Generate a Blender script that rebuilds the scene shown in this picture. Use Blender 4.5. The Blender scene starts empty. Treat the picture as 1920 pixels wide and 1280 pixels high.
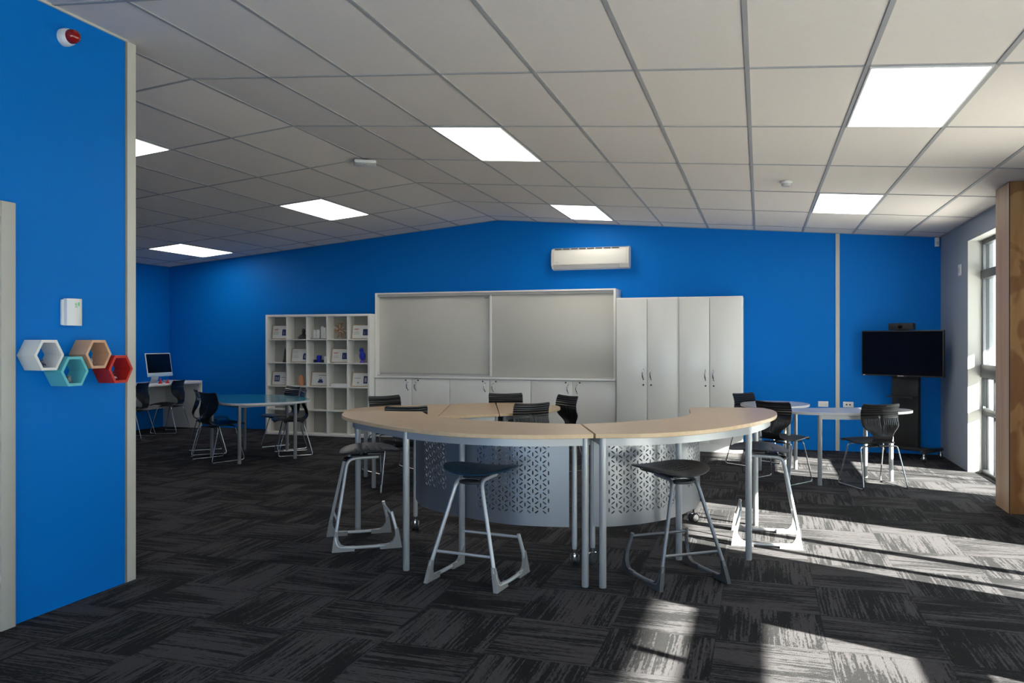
import bpy, bmesh, math, random
from mathutils import Vector, Matrix, geometry

random.seed(7)
scn = bpy.context.scene
COL = scn.collection
PI = math.pi

# ------------------------------------------------------------------ camera, sky, sun, exposure
EYE = 1.413
cam_data = bpy.data.cameras.new('camera')
cam_data.sensor_width = 36.0
cam_data.lens = 36.0 * 1491.0 / 1920.0
cam_data.clip_start = 0.05
cam = bpy.data.objects.new('camera', cam_data)
COL.objects.link(cam)
cam.location = (0, 0, EYE)
cam.rotation_euler = (PI / 2, 0, 0.3019)
scn.camera = cam

scn.view_settings.view_transform = 'Standard'
scn.view_settings.look = 'None'
scn.view_settings.gamma = 1.0
scn.view_settings.use_curve_mapping = False
scn.view_settings.exposure = 0.64

world = bpy.data.worlds.new('sky')
scn.world = world
world.use_nodes = True
wn = world.node_tree
bgn = wn.nodes['Background']
bgn.inputs['Color'].default_value = (0.74, 0.86, 1.0, 1)
bgn.inputs['Strength'].default_value = 4.6

sun_data = bpy.data.lights.new('sun', 'SUN')
sun_data.energy = 56.0
sun_data.angle = math.radians(0.6)
sun_data.color = (1.0, 0.93, 0.84)
sun = bpy.data.objects.new('sun', sun_data)
COL.objects.link(sun)
_s = Vector((0.932, -0.363, 0.433)).normalized()      # direction towards the sun
sun.rotation_euler = _s.to_track_quat('Z', 'Y').to_euler()
sun.location = (8, -3, 6)

PANEL_EMIT = 4.8

# ------------------------------------------------------------------ node helpers / materials
def _nt(name):
    m = bpy.data.materials.new(name)
    m.use_nodes = True
    nt = m.node_tree
    return m, nt, nt.nodes['Principled BSDF']

def mat(name, col, rough=0.5, metal=0.0, bump=0.0, bscale=60.0, var=0.03, nscale=6.0, spec=0.5, coat=0.0):
    """principled material with faint procedural variation of tone, gloss and surface"""
    m, nt, p = _nt(name)
    N, L = nt.nodes, nt.links
    tc = N.new('ShaderNodeTexCoord')
    nz = N.new('ShaderNodeTexNoise')
    nz.inputs['Scale'].default_value = nscale
    nz.inputs['Detail'].default_value = 3
    L.new(tc.outputs['Object'], nz.inputs['Vector'])
    mx = N.new('ShaderNodeMix'); mx.data_type = 'RGBA'
    a = tuple(max(0, c * (1 - var)) for c in col[:3]) + (1,)
    b = tuple(min(1, c * (1 + var)) for c in col[:3]) + (1,)
    mx.inputs[6].default_value = a; mx.inputs[7].default_value = b
    L.new(nz.outputs[0], mx.inputs[0])
    L.new(mx.outputs[2], p.inputs['Base Color'])
    mr = N.new('ShaderNodeMapRange')
    mr.inputs[3].default_value = max(0.02, rough - 0.04); mr.inputs[4].default_value = min(1, rough + 0.04)
    L.new(nz.outputs[0], mr.inputs[0]); L.new(mr.outputs[0], p.inputs['Roughness'])
    p.inputs['Metallic'].default_value = metal
    p.inputs['Specular IOR Level'].default_value = spec
    p.inputs['Coat Weight'].default_value = coat
    if bump > 0:
        n2 = N.new('ShaderNodeTexNoise'); n2.inputs['Scale'].default_value = bscale; n2.inputs['Detail'].default_value = 4
        L.new(tc.outputs['Object'], n2.inputs['Vector'])
        bp = N.new('ShaderNodeBump'); bp.inputs['Strength'].default_value = bump; bp.inputs['Distance'].default_value = 0.004
        L.new(n2.outputs[0], bp.inputs['Height']); L.new(bp.outputs[0], p.inputs['Normal'])
    return m

def emis(name, col, strength):
    m, nt, p = _nt(name)
    p.inputs['Base Color'].default_value = (0.9, 0.9, 0.9, 1)
    p.inputs['Emission Color'].default_value = tuple(col) + (1,)
    p.inputs['Emission Strength'].default_value = strength
    return m

def math_node(nt, op, a=None, b=None, c=None):
    n = nt.nodes.new('ShaderNodeMath'); n.operation = op
    for i, v in enumerate((a, b, c)):
        if v is None: continue
        if isinstance(v, (int, float)): n.inputs[i].default_value = v
        else: nt.links.new(v, n.inputs[i])
    return n.outputs[0]

def carpet_mat():
    m, nt, p = _nt('carpet_tiles')
    N, L = nt.nodes, nt.links
    M = lambda op, a=None, b=None, c=None: math_node(nt, op, a, b, c)
    tc = N.new('ShaderNodeTexCoord'); sp = N.new('ShaderNodeSeparateXYZ')
    L.new(tc.outputs['Object'], sp.inputs[0])
    x = M('ADD', sp.outputs[0], 20.2); y = M('ADD', sp.outputs[1], 20.1)
    ti = M('FLOOR', M('MULTIPLY', x, 2.0)); tj = M('FLOOR', M('MULTIPLY', y, 2.0))
    par = M('MODULO', M('ADD', ti, tj), 2.0)
    ipar = M('SUBTRACT', 1.0, par)
    u = M('ADD', M('MULTIPLY', x, par), M('MULTIPLY', y, ipar))     # along the pile lines
    v = M('ADD', M('MULTIPLY', y, par), M('MULTIPLY', x, ipar))     # across them
    cid = N.new('ShaderNodeCombineXYZ'); L.new(ti, cid.inputs[0]); L.new(tj, cid.inputs[1])
    wnz = N.new('ShaderNodeTexWhiteNoise'); wnz.noise_dimensions = '2D'; L.new(cid.outputs[0], wnz.inputs['Vector'])
    rnd = wnz.outputs['Value']; off = M('MULTIPLY', rnd, 37.0)
    def stretched(fu, fv, det, k):
        c = N.new('ShaderNodeCombineXYZ')
        L.new(M('MULTIPLY', u, fu), c.inputs[0]); L.new(M('MULTIPLY', v, fv), c.inputs[1])
        L.new(M('MULTIPLY', off, k), c.inputs[2])
        nz = N.new('ShaderNodeTexNoise'); nz.inputs['Scale'].default_value = 1.0
        nz.inputs['Detail'].default_value = det; nz.inputs['Roughness'].default_value = 0.6
        L.new(c.outputs[0], nz.inputs['Vector'])
        return nz.outputs[0]
    broad = stretched(1.6, 4.2, 1.0, 1.0)
    fine = stretched(2.6, 75.0, 1.0, 2.3)
    ragged = stretched(34.0, 120.0, 2.0, 3.1)
    mid = stretched(2.0, 22.0, 3.0, 4.7)
    s = M('ADD', M('MULTIPLY', M('SUBTRACT', broad, 0.5), 1.15), M('MULTIPLY', M('SUBTRACT', fine, 0.5), 1.25))
    s = M('ADD', s, M('MULTIPLY', M('SUBTRACT', ragged, 0.5), 0.8))
    s = M('ADD', s, M('MULTIPLY', M('SUBTRACT', mid, 0.5), 0.9))
    s = M('ADD', s, M('MULTIPLY', M('SUBTRACT', rnd, 0.5), 0.12))
    rp = N.new('ShaderNodeValToRGB')
    L.new(M('ADD', s, 0.5), rp.inputs[0])
    cr = rp.color_ramp
    cr.elements[0].position = 0.36; cr.elements[0].color = (0.0048, 0.0046, 0.0058, 1)
    cr.elements[1].position = 0.66; cr.elements[1].color = (0.054, 0.050, 0.054, 1)
    e = cr.elements.new(0.455); e.color = (0.0085, 0.0082, 0.0098, 1)
    e = cr.elements.new(0.515); e.color = (0.036, 0.0335, 0.0365, 1)
    # loop pile: rows of small tufts
    wv = M('MULTIPLY', M('SINE', M('MULTIPLY', u, 2 * PI / 0.011)), M('SINE', M('MULTIPLY', v, 2 * PI / 0.009)))
    nz = N.new('ShaderNodeTexNoise'); nz.inputs['Scale'].default_value = 230.0; nz.inputs['Detail'].default_value = 2
    L.new(tc.outputs['Object'], nz.inputs['Vector'])
    h = M('ADD', M('MULTIPLY', wv, 0.5), M('MULTIPLY', nz.outputs[0], 1.2))
    mul = N.new('ShaderNodeMix'); mul.data_type = 'RGBA'; mul.blend_type = 'MULTIPLY'; mul.inputs[0].default_value = 1.0
    g = M('MULTIPLY_ADD', h, 0.42, 0.72)
    cc = N.new('ShaderNodeCombineColor'); [L.new(g, cc.inputs[i]) for i in range(3)]
    L.new(rp.outputs[0], mul.inputs[6]); L.new(cc.outputs[0], mul.inputs[7])
    # seams between tiles
    fx = M('FRACT', M('MULTIPLY', x, 2.0)); fy = M('FRACT', M('MULTIPLY', y, 2.0))
    ex = M('LESS_THAN', M('MINIMUM', M('MINIMUM', fx, M('SUBTRACT', 1.0, fx)), M('MINIMUM', fy, M('SUBTRACT', 1.0, fy))), 0.004)
    dk = N.new('ShaderNodeMix'); dk.data_type = 'RGBA'
    L.new(M('MULTIPLY', ex, 0.6), dk.inputs[0]); L.new(mul.outputs[2], dk.inputs[6]); dk.inputs[7].default_value = (0.01, 0.01, 0.012, 1)
    L.new(dk.outputs[2], p.inputs['Base Color'])
    p.inputs['Roughness'].default_value = 0.92
    p.inputs['Specular IOR Level'].default_value = 0.12
    p.inputs['Sheen Weight'].default_value = 0.03
    p.inputs['Sheen Roughness'].default_value = 0.5
    bp = N.new('ShaderNodeBump'); bp.inputs['Strength'].default_value = 0.7; bp.inputs['Distance'].default_value = 0.003
    L.new(h, bp.inputs['Height']); L.new(bp.outputs[0], p.inputs['Normal'])
    return m

def wood_mat(name, c1, c2, scale=(1.0, 9.0, 9.0), rough=0.45, dist=2.0, coat=0.0, knots=False):
    m, nt, p = _nt(name)
    N, L = nt.nodes, nt.links
    tc = N.new('ShaderNodeTexCoord'); mp = N.new('ShaderNodeMapping')
    mp.inputs['Scale'].default_value = scale
    L.new(tc.outputs['Object'], mp.inputs[0])
    nz = N.new('ShaderNodeTexNoise'); nz.inputs['Scale'].default_value = 2.2
    nz.inputs['Detail'].default_value = 6; nz.inputs['Distortion'].default_value = dist
    L.new(mp.outputs[0], nz.inputs['Vector'])
    rp = N.new('ShaderNodeValToRGB'); L.new(nz.outputs[0], rp.inputs[0])
    rp.color_ramp.elements[0].position = 0.34; rp.color_ramp.elements[0].color = c1 + (1,)
    rp.color_ramp.elements[1].position = 0.66; rp.color_ramp.elements[1].color = c2 + (1,)
    out = rp.outputs[0]
    if knots:
        rp.color_ramp.interpolation = 'LINEAR'
        n2 = N.new('ShaderNodeTexNoise'); n2.inputs['Scale'].default_value = 1.6; n2.inputs['Detail'].default_value = 2; n2.inputs['Distortion'].default_value = 1.2
        mp2 = N.new('ShaderNodeMapping'); mp2.inputs['Scale'].default_value = (2.2, 2.2, 1.3)
        L.new(tc.outputs['Object'], mp2.inputs[0]); L.new(mp2.outputs[0], n2.inputs['Vector'])
        r2 = N.new('ShaderNodeValToRGB'); L.new(n2.outputs[0], r2.inputs[0])
        r2.color_ramp.elements[0].position = 0.44; r2.color_ramp.elements[0].color = (1, 1, 1, 1)
        r2.color_ramp.elements[1].position = 0.52; r2.color_ramp.elements[1].color = (0.62, 0.52, 0.42, 1)
        mx = N.new('ShaderNodeMix'); mx.data_type = 'RGBA'; mx.blend_type = 'MULTIPLY'; mx.inputs[0].default_value = 1
        L.new(out, mx.inputs[6]); L.new(r2.outputs[0], mx.inputs[7]); out = mx.outputs[2]
    L.new(out, p.inputs['Base Color'])
    p.inputs['Roughness'].default_value = rough
    p.inputs['Coat Weight'].default_value = coat
    p.inputs['Coat Roughness'].default_value = 0.15
    return m

def glass_mat():
    m, nt, p = _nt('window_glass')
    N, L = nt.nodes, nt.links
    tr = N.new('ShaderNodeBsdfTransparent'); tr.inputs[0].default_value = (0.93, 0.96, 0.95, 1)
    gl = N.new('ShaderNodeBsdfGlossy'); gl.inputs['Roughness'].default_value = 0.02
    lw = N.new('ShaderNodeLayerWeight'); lw.inputs[0].default_value = 0.5
    fr = math_node(nt, 'MULTIPLY_ADD', math_node(nt, 'POWER', lw.outputs['Facing'], 5.0), 0.90, 0.035)
    nz = N.new('ShaderNodeTexNoise'); nz.inputs['Scale'].default_value = 0.8
    mrg = N.new('ShaderNodeMapRange'); mrg.inputs[3].default_value = 0.01; mrg.inputs[4].default_value = 0.03
    L.new(nz.outputs[0], mrg.inputs[0]); L.new(mrg.outputs[0], gl.inputs['Roughness'])
    mx = N.new('ShaderNodeMixShader')
    L.new(fr, mx.inputs[0]); L.new(tr.outputs[0], mx.inputs[1]); L.new(gl.outputs[0], mx.inputs[2])
    L.new(mx.outputs[0], N['Material Output'].inputs[0])
    return m

M = {}
M['carpet'] = carpet_mat()
M['blue'] = mat('blue_wall_paint', (0.0003, 0.172, 0.60), 0.5, bump=0.05, bscale=300, var=0.02, spec=0.10)
M['greywall'] = mat('grey_wall_paint', (0.30, 0.335, 0.375), 0.6, bump=0.05, bscale=300, var=0.02)
M['whitepaint'] = mat('white_wall_paint', (0.50, 0.50, 0.47), 0.5, bump=0.03, bscale=300, var=0.02)
M['backpaint'] = mat('pale_wall_paint', (0.60, 0.60, 0.57), 0.6, bump=0.03, bscale=300, var=0.02)
M['trim'] = mat('warm_grey_trim', (0.58, 0.565, 0.51), 0.45, var=0.02)
M['trimjoint'] = mat('grey_trim_joint_bead', (0.20, 0.20, 0.18), 0.5)
M['doorpaint'] = mat('door_paint', (0.46, 0.45, 0.41), 0.45, var=0.02)
M['tile'] = mat('ceiling_tile', (0.765, 0.712, 0.668), 0.85, bump=0.25, bscale=420, var=0.03, nscale=30, spec=0.2)
M['grid'] = mat('ceiling_grid_metal', (0.36, 0.365, 0.37), 0.5, var=0.02)
M['led'] = emis('led_diffuser', (1.0, 0.95, 0.86), PANEL_EMIT)
M['white'] = mat('white_melamine', (0.82, 0.81, 0.77), 0.32, var=0.015)
M['whiteedge'] = mat('white_edge_band', (0.88, 0.87, 0.84), 0.35, var=0.01)
M['boardwhite'] = mat('whiteboard_enamel', (0.62, 0.60, 0.545), 0.30, var=0.015)
M['doorwhite'] = mat('cupboard_door_melamine', (0.80, 0.79, 0.755), 0.22, var=0.01, nscale=2)
M['shelfback'] = mat('bookcase_back_board', (0.42, 0.42, 0.37), 0.5, var=0.02)
M['gap'] = mat('dark_gap', (0.05, 0.05, 0.05), 0.8)
M['alu'] = mat('dark_aluminium', (0.060, 0.064, 0.070), 0.42, metal=0.3, var=0.05)
M['alulight'] = mat('weathered_aluminium', (0.22, 0.235, 0.26), 0.45, metal=0.4, var=0.05)
M['glass'] = glass_mat()
M['ply'] = wood_mat('plywood_face', (0.40, 0.185, 0.052), (0.55, 0.30, 0.105), (1.6, 1.6, 0.35), 0.35, 2.5, 0.2, knots=True)
M['plyedge'] = wood_mat('plywood_end', (0.43, 0.255, 0.135), (0.56, 0.37, 0.22), (5, 5, 0.25), 0.42, 0.6)
M['laminate'] = wood_mat('beech_laminate', (0.50, 0.345, 0.195), (0.58, 0.415, 0.245), (3, 26, 3), 0.30, 0.8)
M['laminateedge'] = wood_mat('beech_edge_band', (0.60, 0.43, 0.26), (0.68, 0.50, 0.31), (8, 8, 8), 0.35, 0.5)
M['greylam'] = mat('pale_grey_laminate', (0.42, 0.42, 0.45), 0.22, var=0.02)
M['greylamedge'] = mat('pale_grey_edge_band', (0.62, 0.62, 0.62), 0.35)
M['teallam'] = mat('teal_laminate', (0.012, 0.17, 0.25), 0.16, var=0.03)
M['powder'] = mat('silver_powder_coat', (0.44, 0.455, 0.47), 0.34, metal=0.35, var=0.03)
M['screenmetal'] = mat('silver_perforated_sheet', (0.33, 0.345, 0.37), 0.33, metal=0.7, var=0.02)
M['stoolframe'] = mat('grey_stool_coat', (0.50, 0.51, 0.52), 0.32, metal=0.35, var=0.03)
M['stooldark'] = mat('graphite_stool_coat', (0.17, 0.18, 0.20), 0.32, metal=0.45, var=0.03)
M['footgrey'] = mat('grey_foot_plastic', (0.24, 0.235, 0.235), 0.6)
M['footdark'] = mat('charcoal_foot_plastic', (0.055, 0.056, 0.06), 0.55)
M['chrome'] = mat('brushed_chrome', (0.62, 0.63, 0.64), 0.2, metal=1.0, var=0.02)
M['tube'] = mat('satin_steel_tube', (0.50, 0.51, 0.52), 0.25, metal=0.85, var=0.02)
M['blackshell'] = mat('black_shell_plastic', (0.014, 0.0145, 0.016), 0.32, var=0.1)
M['greyshell'] = mat('charcoal_seat_plastic', (0.045, 0.046, 0.05), 0.42, var=0.1)
M['navyshell'] = mat('navy_seat_plastic', (0.010, 0.045, 0.085), 0.38, var=0.1)
M['black'] = mat('black_plastic', (0.012, 0.012, 0.013), 0.45)
M['screenblack'] = mat('glossy_black_screen', (0.004, 0.004, 0.005), 0.08, var=0.01)
M['rubber'] = mat('black_rubber', (0.018, 0.018, 0.018), 0.7)
M['darkmetal'] = mat('dark_grey_steel', (0.035, 0.036, 0.04), 0.45, metal=0.5)
M['plasticwhite'] = mat('white_plastic', (0.78, 0.78, 0.77), 0.35, var=0.01)
M['offwhite'] = mat('aircon_plastic', (0.68, 0.66, 0.60), 0.38, var=0.01)
M['lenswhite'] = mat('grey_plastic', (0.50, 0.50, 0.49), 0.4)
M['red'] = mat('red_plastic', (0.55, 0.012, 0.010), 0.35)
M['redlens'] = mat('red_strobe_lens', (0.28, 0.006, 0.004), 0.10, coat=0.5)
M['redhex'] = mat('red_painted_wood', (0.52, 0.020, 0.008), 0.5)
M['whitehex'] = mat('white_painted_wood', (0.74, 0.74, 0.72), 0.5)
M['tealhex'] = mat('turquoise_painted_wood', (0.12, 0.50, 0.55), 0.5)
M['woodhex'] = wood_mat('bare_pale_wood', (0.60, 0.33, 0.19), (0.70, 0.43, 0.27), (3, 3, 3), 0.55, 0.4)
M['green'] = mat('green_print', (0.12, 0.50, 0.20), 0.4)
M['skyblue'] = mat('pale_blue_enamel', (0.42, 0.60, 0.74), 0.3)
M['paper'] = mat('certificate_paper', (0.74, 0.75, 0.72), 0.25)
M['inkblue'] = mat('navy_print', (0.025, 0.045, 0.16), 0.35)
M['inkred'] = mat('red_print', (0.50, 0.10, 0.09), 0.4)
M['inkgrey'] = mat('grey_print', (0.30, 0.31, 0.33), 0.4)
M['photopale'] = mat('pale_photo_print', (0.50, 0.46, 0.48), 0.35)
M['framewood'] = wood_mat('oak_picture_frame', (0.42, 0.29, 0.17), (0.52, 0.38, 0.24), (6, 6, 6), 0.45, 0.4)
M['bronze'] = mat('bronze_plastic', (0.42, 0.24, 0.12), 0.35, metal=0.35)
M['darkgreen'] = mat('dark_green_plastic', (0.014, 0.030, 0.026), 0.5)
M['cobalt'] = mat('cobalt_blue_plastic', (0.012, 0.030, 0.42), 0.4)
M['purple'] = mat('purple_plastic', (0.16, 0.07, 0.38), 0.45)
M['peach'] = mat('peach_plastic', (0.68, 0.32, 0.17), 0.5)
M['navy'] = mat('navy_plastic', (0.015, 0.022, 0.065), 0.5)
M['toygrey'] = mat('grey_clay', (0.25, 0.25, 0.26), 0.6)
M['leafgreen'] = mat('dull_green_clay', (0.04, 0.16, 0.08), 0.6)
M['paving'] = mat('pale_concrete_paving', (0.62, 0.60, 0.56), 0.85, bump=0.3, bscale=40, var=0.1, nscale=2)
M['soil'] = mat('asphalt_ground', (0.16, 0.16, 0.155), 0.9, bump=0.4, bscale=30, var=0.15, nscale=1)
M['cladding'] = mat('pale_weatherboard', (0.66, 0.68, 0.70), 0.6, var=0.06, nscale=3)
M['soffit'] = mat('verandah_soffit', (0.26, 0.27, 0.28), 0.7, var=0.04)
M['hedge'] = mat('dark_hedge', (0.035, 0.065, 0.025), 0.9, bump=1.0, bscale=12, var=0.5, nscale=9)

# ------------------------------------------------------------------ mesh helpers
class MB:
    """collects shapes; build() links them as ONE mesh object"""
    def __init__(self): self.bm = bmesh.new()
    def raw(self, vs, fs, mi=0):
        v = [self.bm.verts.new(p) for p in vs]
        for f in fs:
            try:
                q = self.bm.faces.new([v[i] for i in f]); q.material_index = mi
            except ValueError: pass
        return self
    def box(self, c, s, rot=None, bev=0.0, mi=0):
        b = bmesh.new()
        bmesh.ops.create_cube(b, size=1.0)
        for v in b.verts: v.co = Vector((v.co.x * s[0], v.co.y * s[1], v.co.z * s[2]))
        if bev > 0:
            bmesh.ops.bevel(b, geom=list(b.edges), offset=min(bev, min(s) * 0.45), segments=2, profile=0.5, affect='EDGES')
        mt = Matrix.Translation(Vector(c))
        if rot is not None:
            mt = mt @ (rot.to_4x4() if isinstance(rot, Matrix) else Matrix.Rotation(rot, 4, 'Z'))
        self._merge(b, mt, mi); return self
    def bx(self, x0, x1, y0, y1, z0, z1, bev=0.0, mi=0):
        return self.box(((x0 + x1) / 2, (y0 + y1) / 2, (z0 + z1) / 2), (abs(x1 - x0), abs(y1 - y0), abs(z1 - z0)), None, bev, mi)
    def _merge(self, b, mt, mi=0):
        base = {}
        for v in b.verts: base[v] = self.bm.verts.new(mt @ v.co)
        for f in b.faces:
            try:
                q = self.bm.faces.new([base[v] for v in f.verts]); q.material_index = mi
            except ValueError: pass
        b.free()
    def lathe(self, prof, c=(0, 0, 0), seg=24, rot=None, mi=0):
        """prof: list of (r, z); axis Z"""
        b = bmesh.new(); rings = []
        for r, z in prof:
            if r < 1e-6: rings.append([b.verts.new((0, 0, z))])
            else: rings.append([b.verts.new((r * math.cos(2 * PI * k / seg), r * math.sin(2 * PI * k / seg), z)) for k in range(seg)])
        for a, q in zip(rings, rings[1:]):
            for k in range(seg):
                l = (k + 1) % seg
                if len(a) == 1 and len(q) == 1: continue
                if len(a) == 1: b.faces.new((a[0], q[k], q[l]))
                elif len(q) == 1: b.faces.new((a[k], a[l], q[0]))
                else: b.faces.new((a[k], a[l], q[l], q[k]))
        if len(rings[0]) > 1: b.faces.new(rings[0][::-1])
        if len(rings[-1]) > 1: b.faces.new(rings[-1])
        mt = Matrix.Translation(Vector(c))
        if rot is not None: mt = mt @ rot.to_4x4()
        self._merge(b, mt, mi); return self
    def cyl(self, p0, p1, r, seg=16, r2=None, mi=0):
        p0, p1 = Vector(p0), Vector(p1); d = p1 - p0
        q = d.to_track_quat('Z', 'Y').to_matrix()
        return self.lathe([(r, 0), (r if r2 is None else r2, d.length)], p0, seg, q, mi)
    def tube(self, pts, r, seg=10, closed=False, mi=0, flat=1.0):
        pts = [Vector(p) for p in pts]; n = len(pts)
        tang = []
        for i in range(n):
            if closed: t = pts[(i + 1) % n] - pts[i - 1]
            else: t = pts[min(i + 1, n - 1)] - pts[max(i - 1, 0)]
            tang.append(t.normalized())
        up = Vector((0, 0, 1))
        if abs(tang[0].dot(up)) > 0.95: up = Vector((1, 0, 0))
        nrm = (up - tang[0] * up.dot(tang[0])).normalized()
        rings = []
        for i in range(n):
            if i > 0:
                ax = tang[i - 1].cross(tang[i])
                if ax.length > 1e-6:
                    nrm = Matrix.Rotation(tang[i - 1].angle(tang[i]), 3, ax.normalized()) @ nrm
                nrm = (nrm - tang[i] * nrm.dot(tang[i])).normalized()
            bi = tang[i].cross(nrm)
            rings.append([self.bm.verts.new(pts[i] + nrm * (r * math.cos(2 * PI * k / seg)) + bi * (r * flat * math.sin(2 * PI * k / seg))) for k in range(seg)])
        rng = range(n) if closed else range(n - 1)
        for i in rng:
            a, q = rings[i], rings[(i + 1) % n]
            for k in range(seg):
                l = (k + 1) % seg
                f = self.bm.faces.new((a[k], a[l], q[l], q[k])); f.material_index = mi
        if not closed:
            self.bm.faces.new(rings[0][::-1]).material_index = mi; self.bm.faces.new(rings[-1]).material_index = mi
        return self
    def prism(self, poly, z0, z1, mat3=None, c=(0, 0, 0), mi=0, side_mi=None):
        """polygon in XY pulled from z0 to z1, optionally turned by mat3 and moved to c"""
        n = len(poly); c = Vector(c)
        f = (lambda p: c + mat3 @ Vector(p)) if mat3 is not None else (lambda p: c + Vector(p))
        a = [self.bm.verts.new(f((x, y, z0))) for x, y in poly]
        b = [self.bm.verts.new(f((x, y, z1))) for x, y in poly]
        self.bm.faces.new(a[::-1]).material_index = mi; self.bm.faces.new(b).material_index = mi
        for i in range(n):
            j = (i + 1) % n
            self.bm.faces.new((a[i], a[j], b[j], b[i])).material_index = mi if side_mi is None else side_mi
        return self
    def sphere(self, c, s, seg=16, rot=None, mi=0):
        b = bmesh.new(); bmesh.ops.create_uvsphere(b, u_segments=seg, v_segments=max(6, seg // 2), radius=1)
        mt = Matrix.Translation(Vector(c))
        if rot is not None: mt = mt @ rot.to_4x4()
        self._merge(b, mt @ Matrix.Diagonal((s[0], s[1], s[2], 1)), mi); return self
    def build(self, name, material, parent=None, smooth=True, ang=0.6):
        bmesh.ops.recalc_face_normals(self.bm, faces=list(self.bm.faces))
        me = bpy.data.meshes.new(name)
        self.bm.to_mesh(me); self.bm.free()
        for mm in (material if isinstance(material, (list, tuple)) else [material]): me.materials.append(mm)
        if smooth:
            me.shade_smooth()
            me.set_sharp_from_angle(angle=ang)
        o = bpy.data.objects.new(name, me); COL.objects.link(o)
        if parent is not None: o.parent = parent
        return o

def thing(name, label, cat, loc=(0, 0, 0), rz=0.0, group=None):
    o = bpy.data.objects.new(name, None); COL.objects.link(o)
    o.empty_display_size = 0.1
    o.location = loc; o.rotation_euler = (0, 0, rz)
    o['label'] = label; o['category'] = cat
    if group: o['group'] = group
    return o

def tag(o, label, cat, group=None):
    o['label'] = label; o['category'] = cat
    if group: o['group'] = group
    return o

def struct(name, mb, m, parent=None, **k):
    o = mb.build(name, m, parent, **k)
    if parent is None: o['kind'] = 'structure'
    return o

def dup(root, label, loc, rz, group=None):
    r = root.copy(); COL.objects.link(r)
    r.location = loc; r.rotation_euler = (0, 0, rz); r['label'] = label
    if group: r['group'] = group
    for ch in list(root.children):
        c = ch.copy(); COL.objects.link(c); c.parent = r
        for g in list(ch.children):
            d = g.copy(); COL.objects.link(d); d.parent = c
    return r

def smooth_path(pts, n=8, closed=False):
    """Catmull-Rom through the points"""
    P = [Vector(p) for p in pts]; out = []; N = len(P)
    segs = N if closed else N - 1
    for i in range(segs):
        p1, p2 = P[i], P[(i + 1) % N]
        p0 = P[i - 1] if (closed or i > 0) else p1 * 2 - p2
        p3 = P[(i + 2) % N] if (closed or i + 2 < N) else p2 * 2 - p1
        for k in range(n):
            t = k / n
            out.append(0.5 * ((2 * p1) + (p2 - p0) * t + (2 * p0 - 5 * p1 + 4 * p2 - p3) * t * t + (3 * p1 - p0 - 3 * p2 + p3) * t ** 3))
    if not closed: out.append(P[-1])
    return out

def rounded(pts, r, n=5):
    """polyline with its inner corners rounded at radius about r"""
    P = [Vector(p) for p in pts]; out = [P[0]]
    for a, b, c in zip(P, P[1:], P[2:]):
        u, v = (a - b), (c - b)
        d = min(r, u.length * 0.48, v.length * 0.48)
        s, e = b + u.normalized() * d, b + v.normalized() * d
        for k in range(n + 1):
            t = k / n
            out.append(s * (1 - t) ** 2 + b * 2 * t * (1 - t) + e * t * t)
    out.append(P[-1]); return out

def face_dir(hx, hy):
    """rotation about Z that turns local +Y to the heading"""
    return math.atan2(-hx, hy)

# ------------------------------------------------------------------ the room
D = 11.055; XR = 2.156; XL = -9.479; XW = -3.55; RX = -3.664; RZ = 3.191; SR = 0.082; SL = 0.090
YB = -4.2; YP = 3.84
def ceil_z(x): return RZ - (x - RX) * SR if x > RX else RZ - (RX - x) * SL

struct('floor', MB().bx(XL - 0.3, 2.30, YB - 0.3, D + 0.2, -0.15, 0.0), M['carpet'], smooth=False)

# ceiling: two slopes, each a slab
mb = MB()
mb.raw([(RX, YB, RZ), (RX, D + .1, RZ), (2.6, D + .1, ceil_z(2.6)), (2.6, YB, ceil_z(2.6)),
        (RX, YB, RZ + .15), (RX, D + .1, RZ + .15), (2.6, D + .1, ceil_z(2.6) + .15), (2.6, YB, ceil_z(2.6) + .15)],
       [(0, 1, 2, 3), (4, 7, 6, 5), (0, 3, 7, 4), (3, 2, 6, 7), (2, 1, 5, 6)])
mb.raw([(RX, YB, RZ), (RX, D + .1, RZ), (XL - .1, D + .1, ceil_z(XL - .1)), (XL - .1, YB, ceil_z(XL - .1)),
        (RX, YB, RZ + .15), (RX, D + .1, RZ + .15), (XL - .1, D + .1, ceil_z(XL - .1) + .15), (XL - .1, YB, ceil_z(XL - .1) + .15)],
       [(0, 3, 2, 1), (4, 5, 6, 7), (0, 4, 7, 3), (3, 7, 6, 2), (2, 6, 5, 1)])
ceiling = struct('ceiling', mb, M['tile'], smooth=False)
# its grid of metal tees
PIT = 1.2265; OFF = 0.428; GW = 0.012; GT = 0.005
mb = MB()
def slope_bar(xa, xb, ya, yb):
    """thin flat bar hanging just under the slope between xa..xb"""
    v = []
    for z in (0, -GT):
        for (x, y) in ((xa, ya), (xb, ya), (xb, yb), (xa, yb)): v.append((x, y, ceil_z(x) + z + 0.0005 * (z == 0)))
    mb.raw(v, [(0, 1, 2, 3), (4, 7, 6, 5), (0, 4, 5, 1), (1, 5, 6, 2), (2, 6, 7, 3), (3, 7, 4, 0)])
i = -9
while RX + .6 * i < XR:
    x = RX + .6 * i
    if x > XL: slope_bar(x - GW, x + GW, (YB if x > XW else YP), D)
    i += 1
for j in range(1, 13):
    y = D - OFF - (j - 1) * PIT
    slope_bar(RX, XR, y - GW * .8, y + GW * .8)
    slope_bar(XL if y > YP else XW, RX, y - GW * .8, y + GW * .8)
slope_bar(RX, XR, D - .02, D); slope_bar(XL, RX, D - .02, D)
slope_bar(XL, XL + .02, YP, D); slope_bar(XR - .02, XR, YB, D)
mb.build('grid', M['grid'], ceiling, smooth=False)

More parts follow.
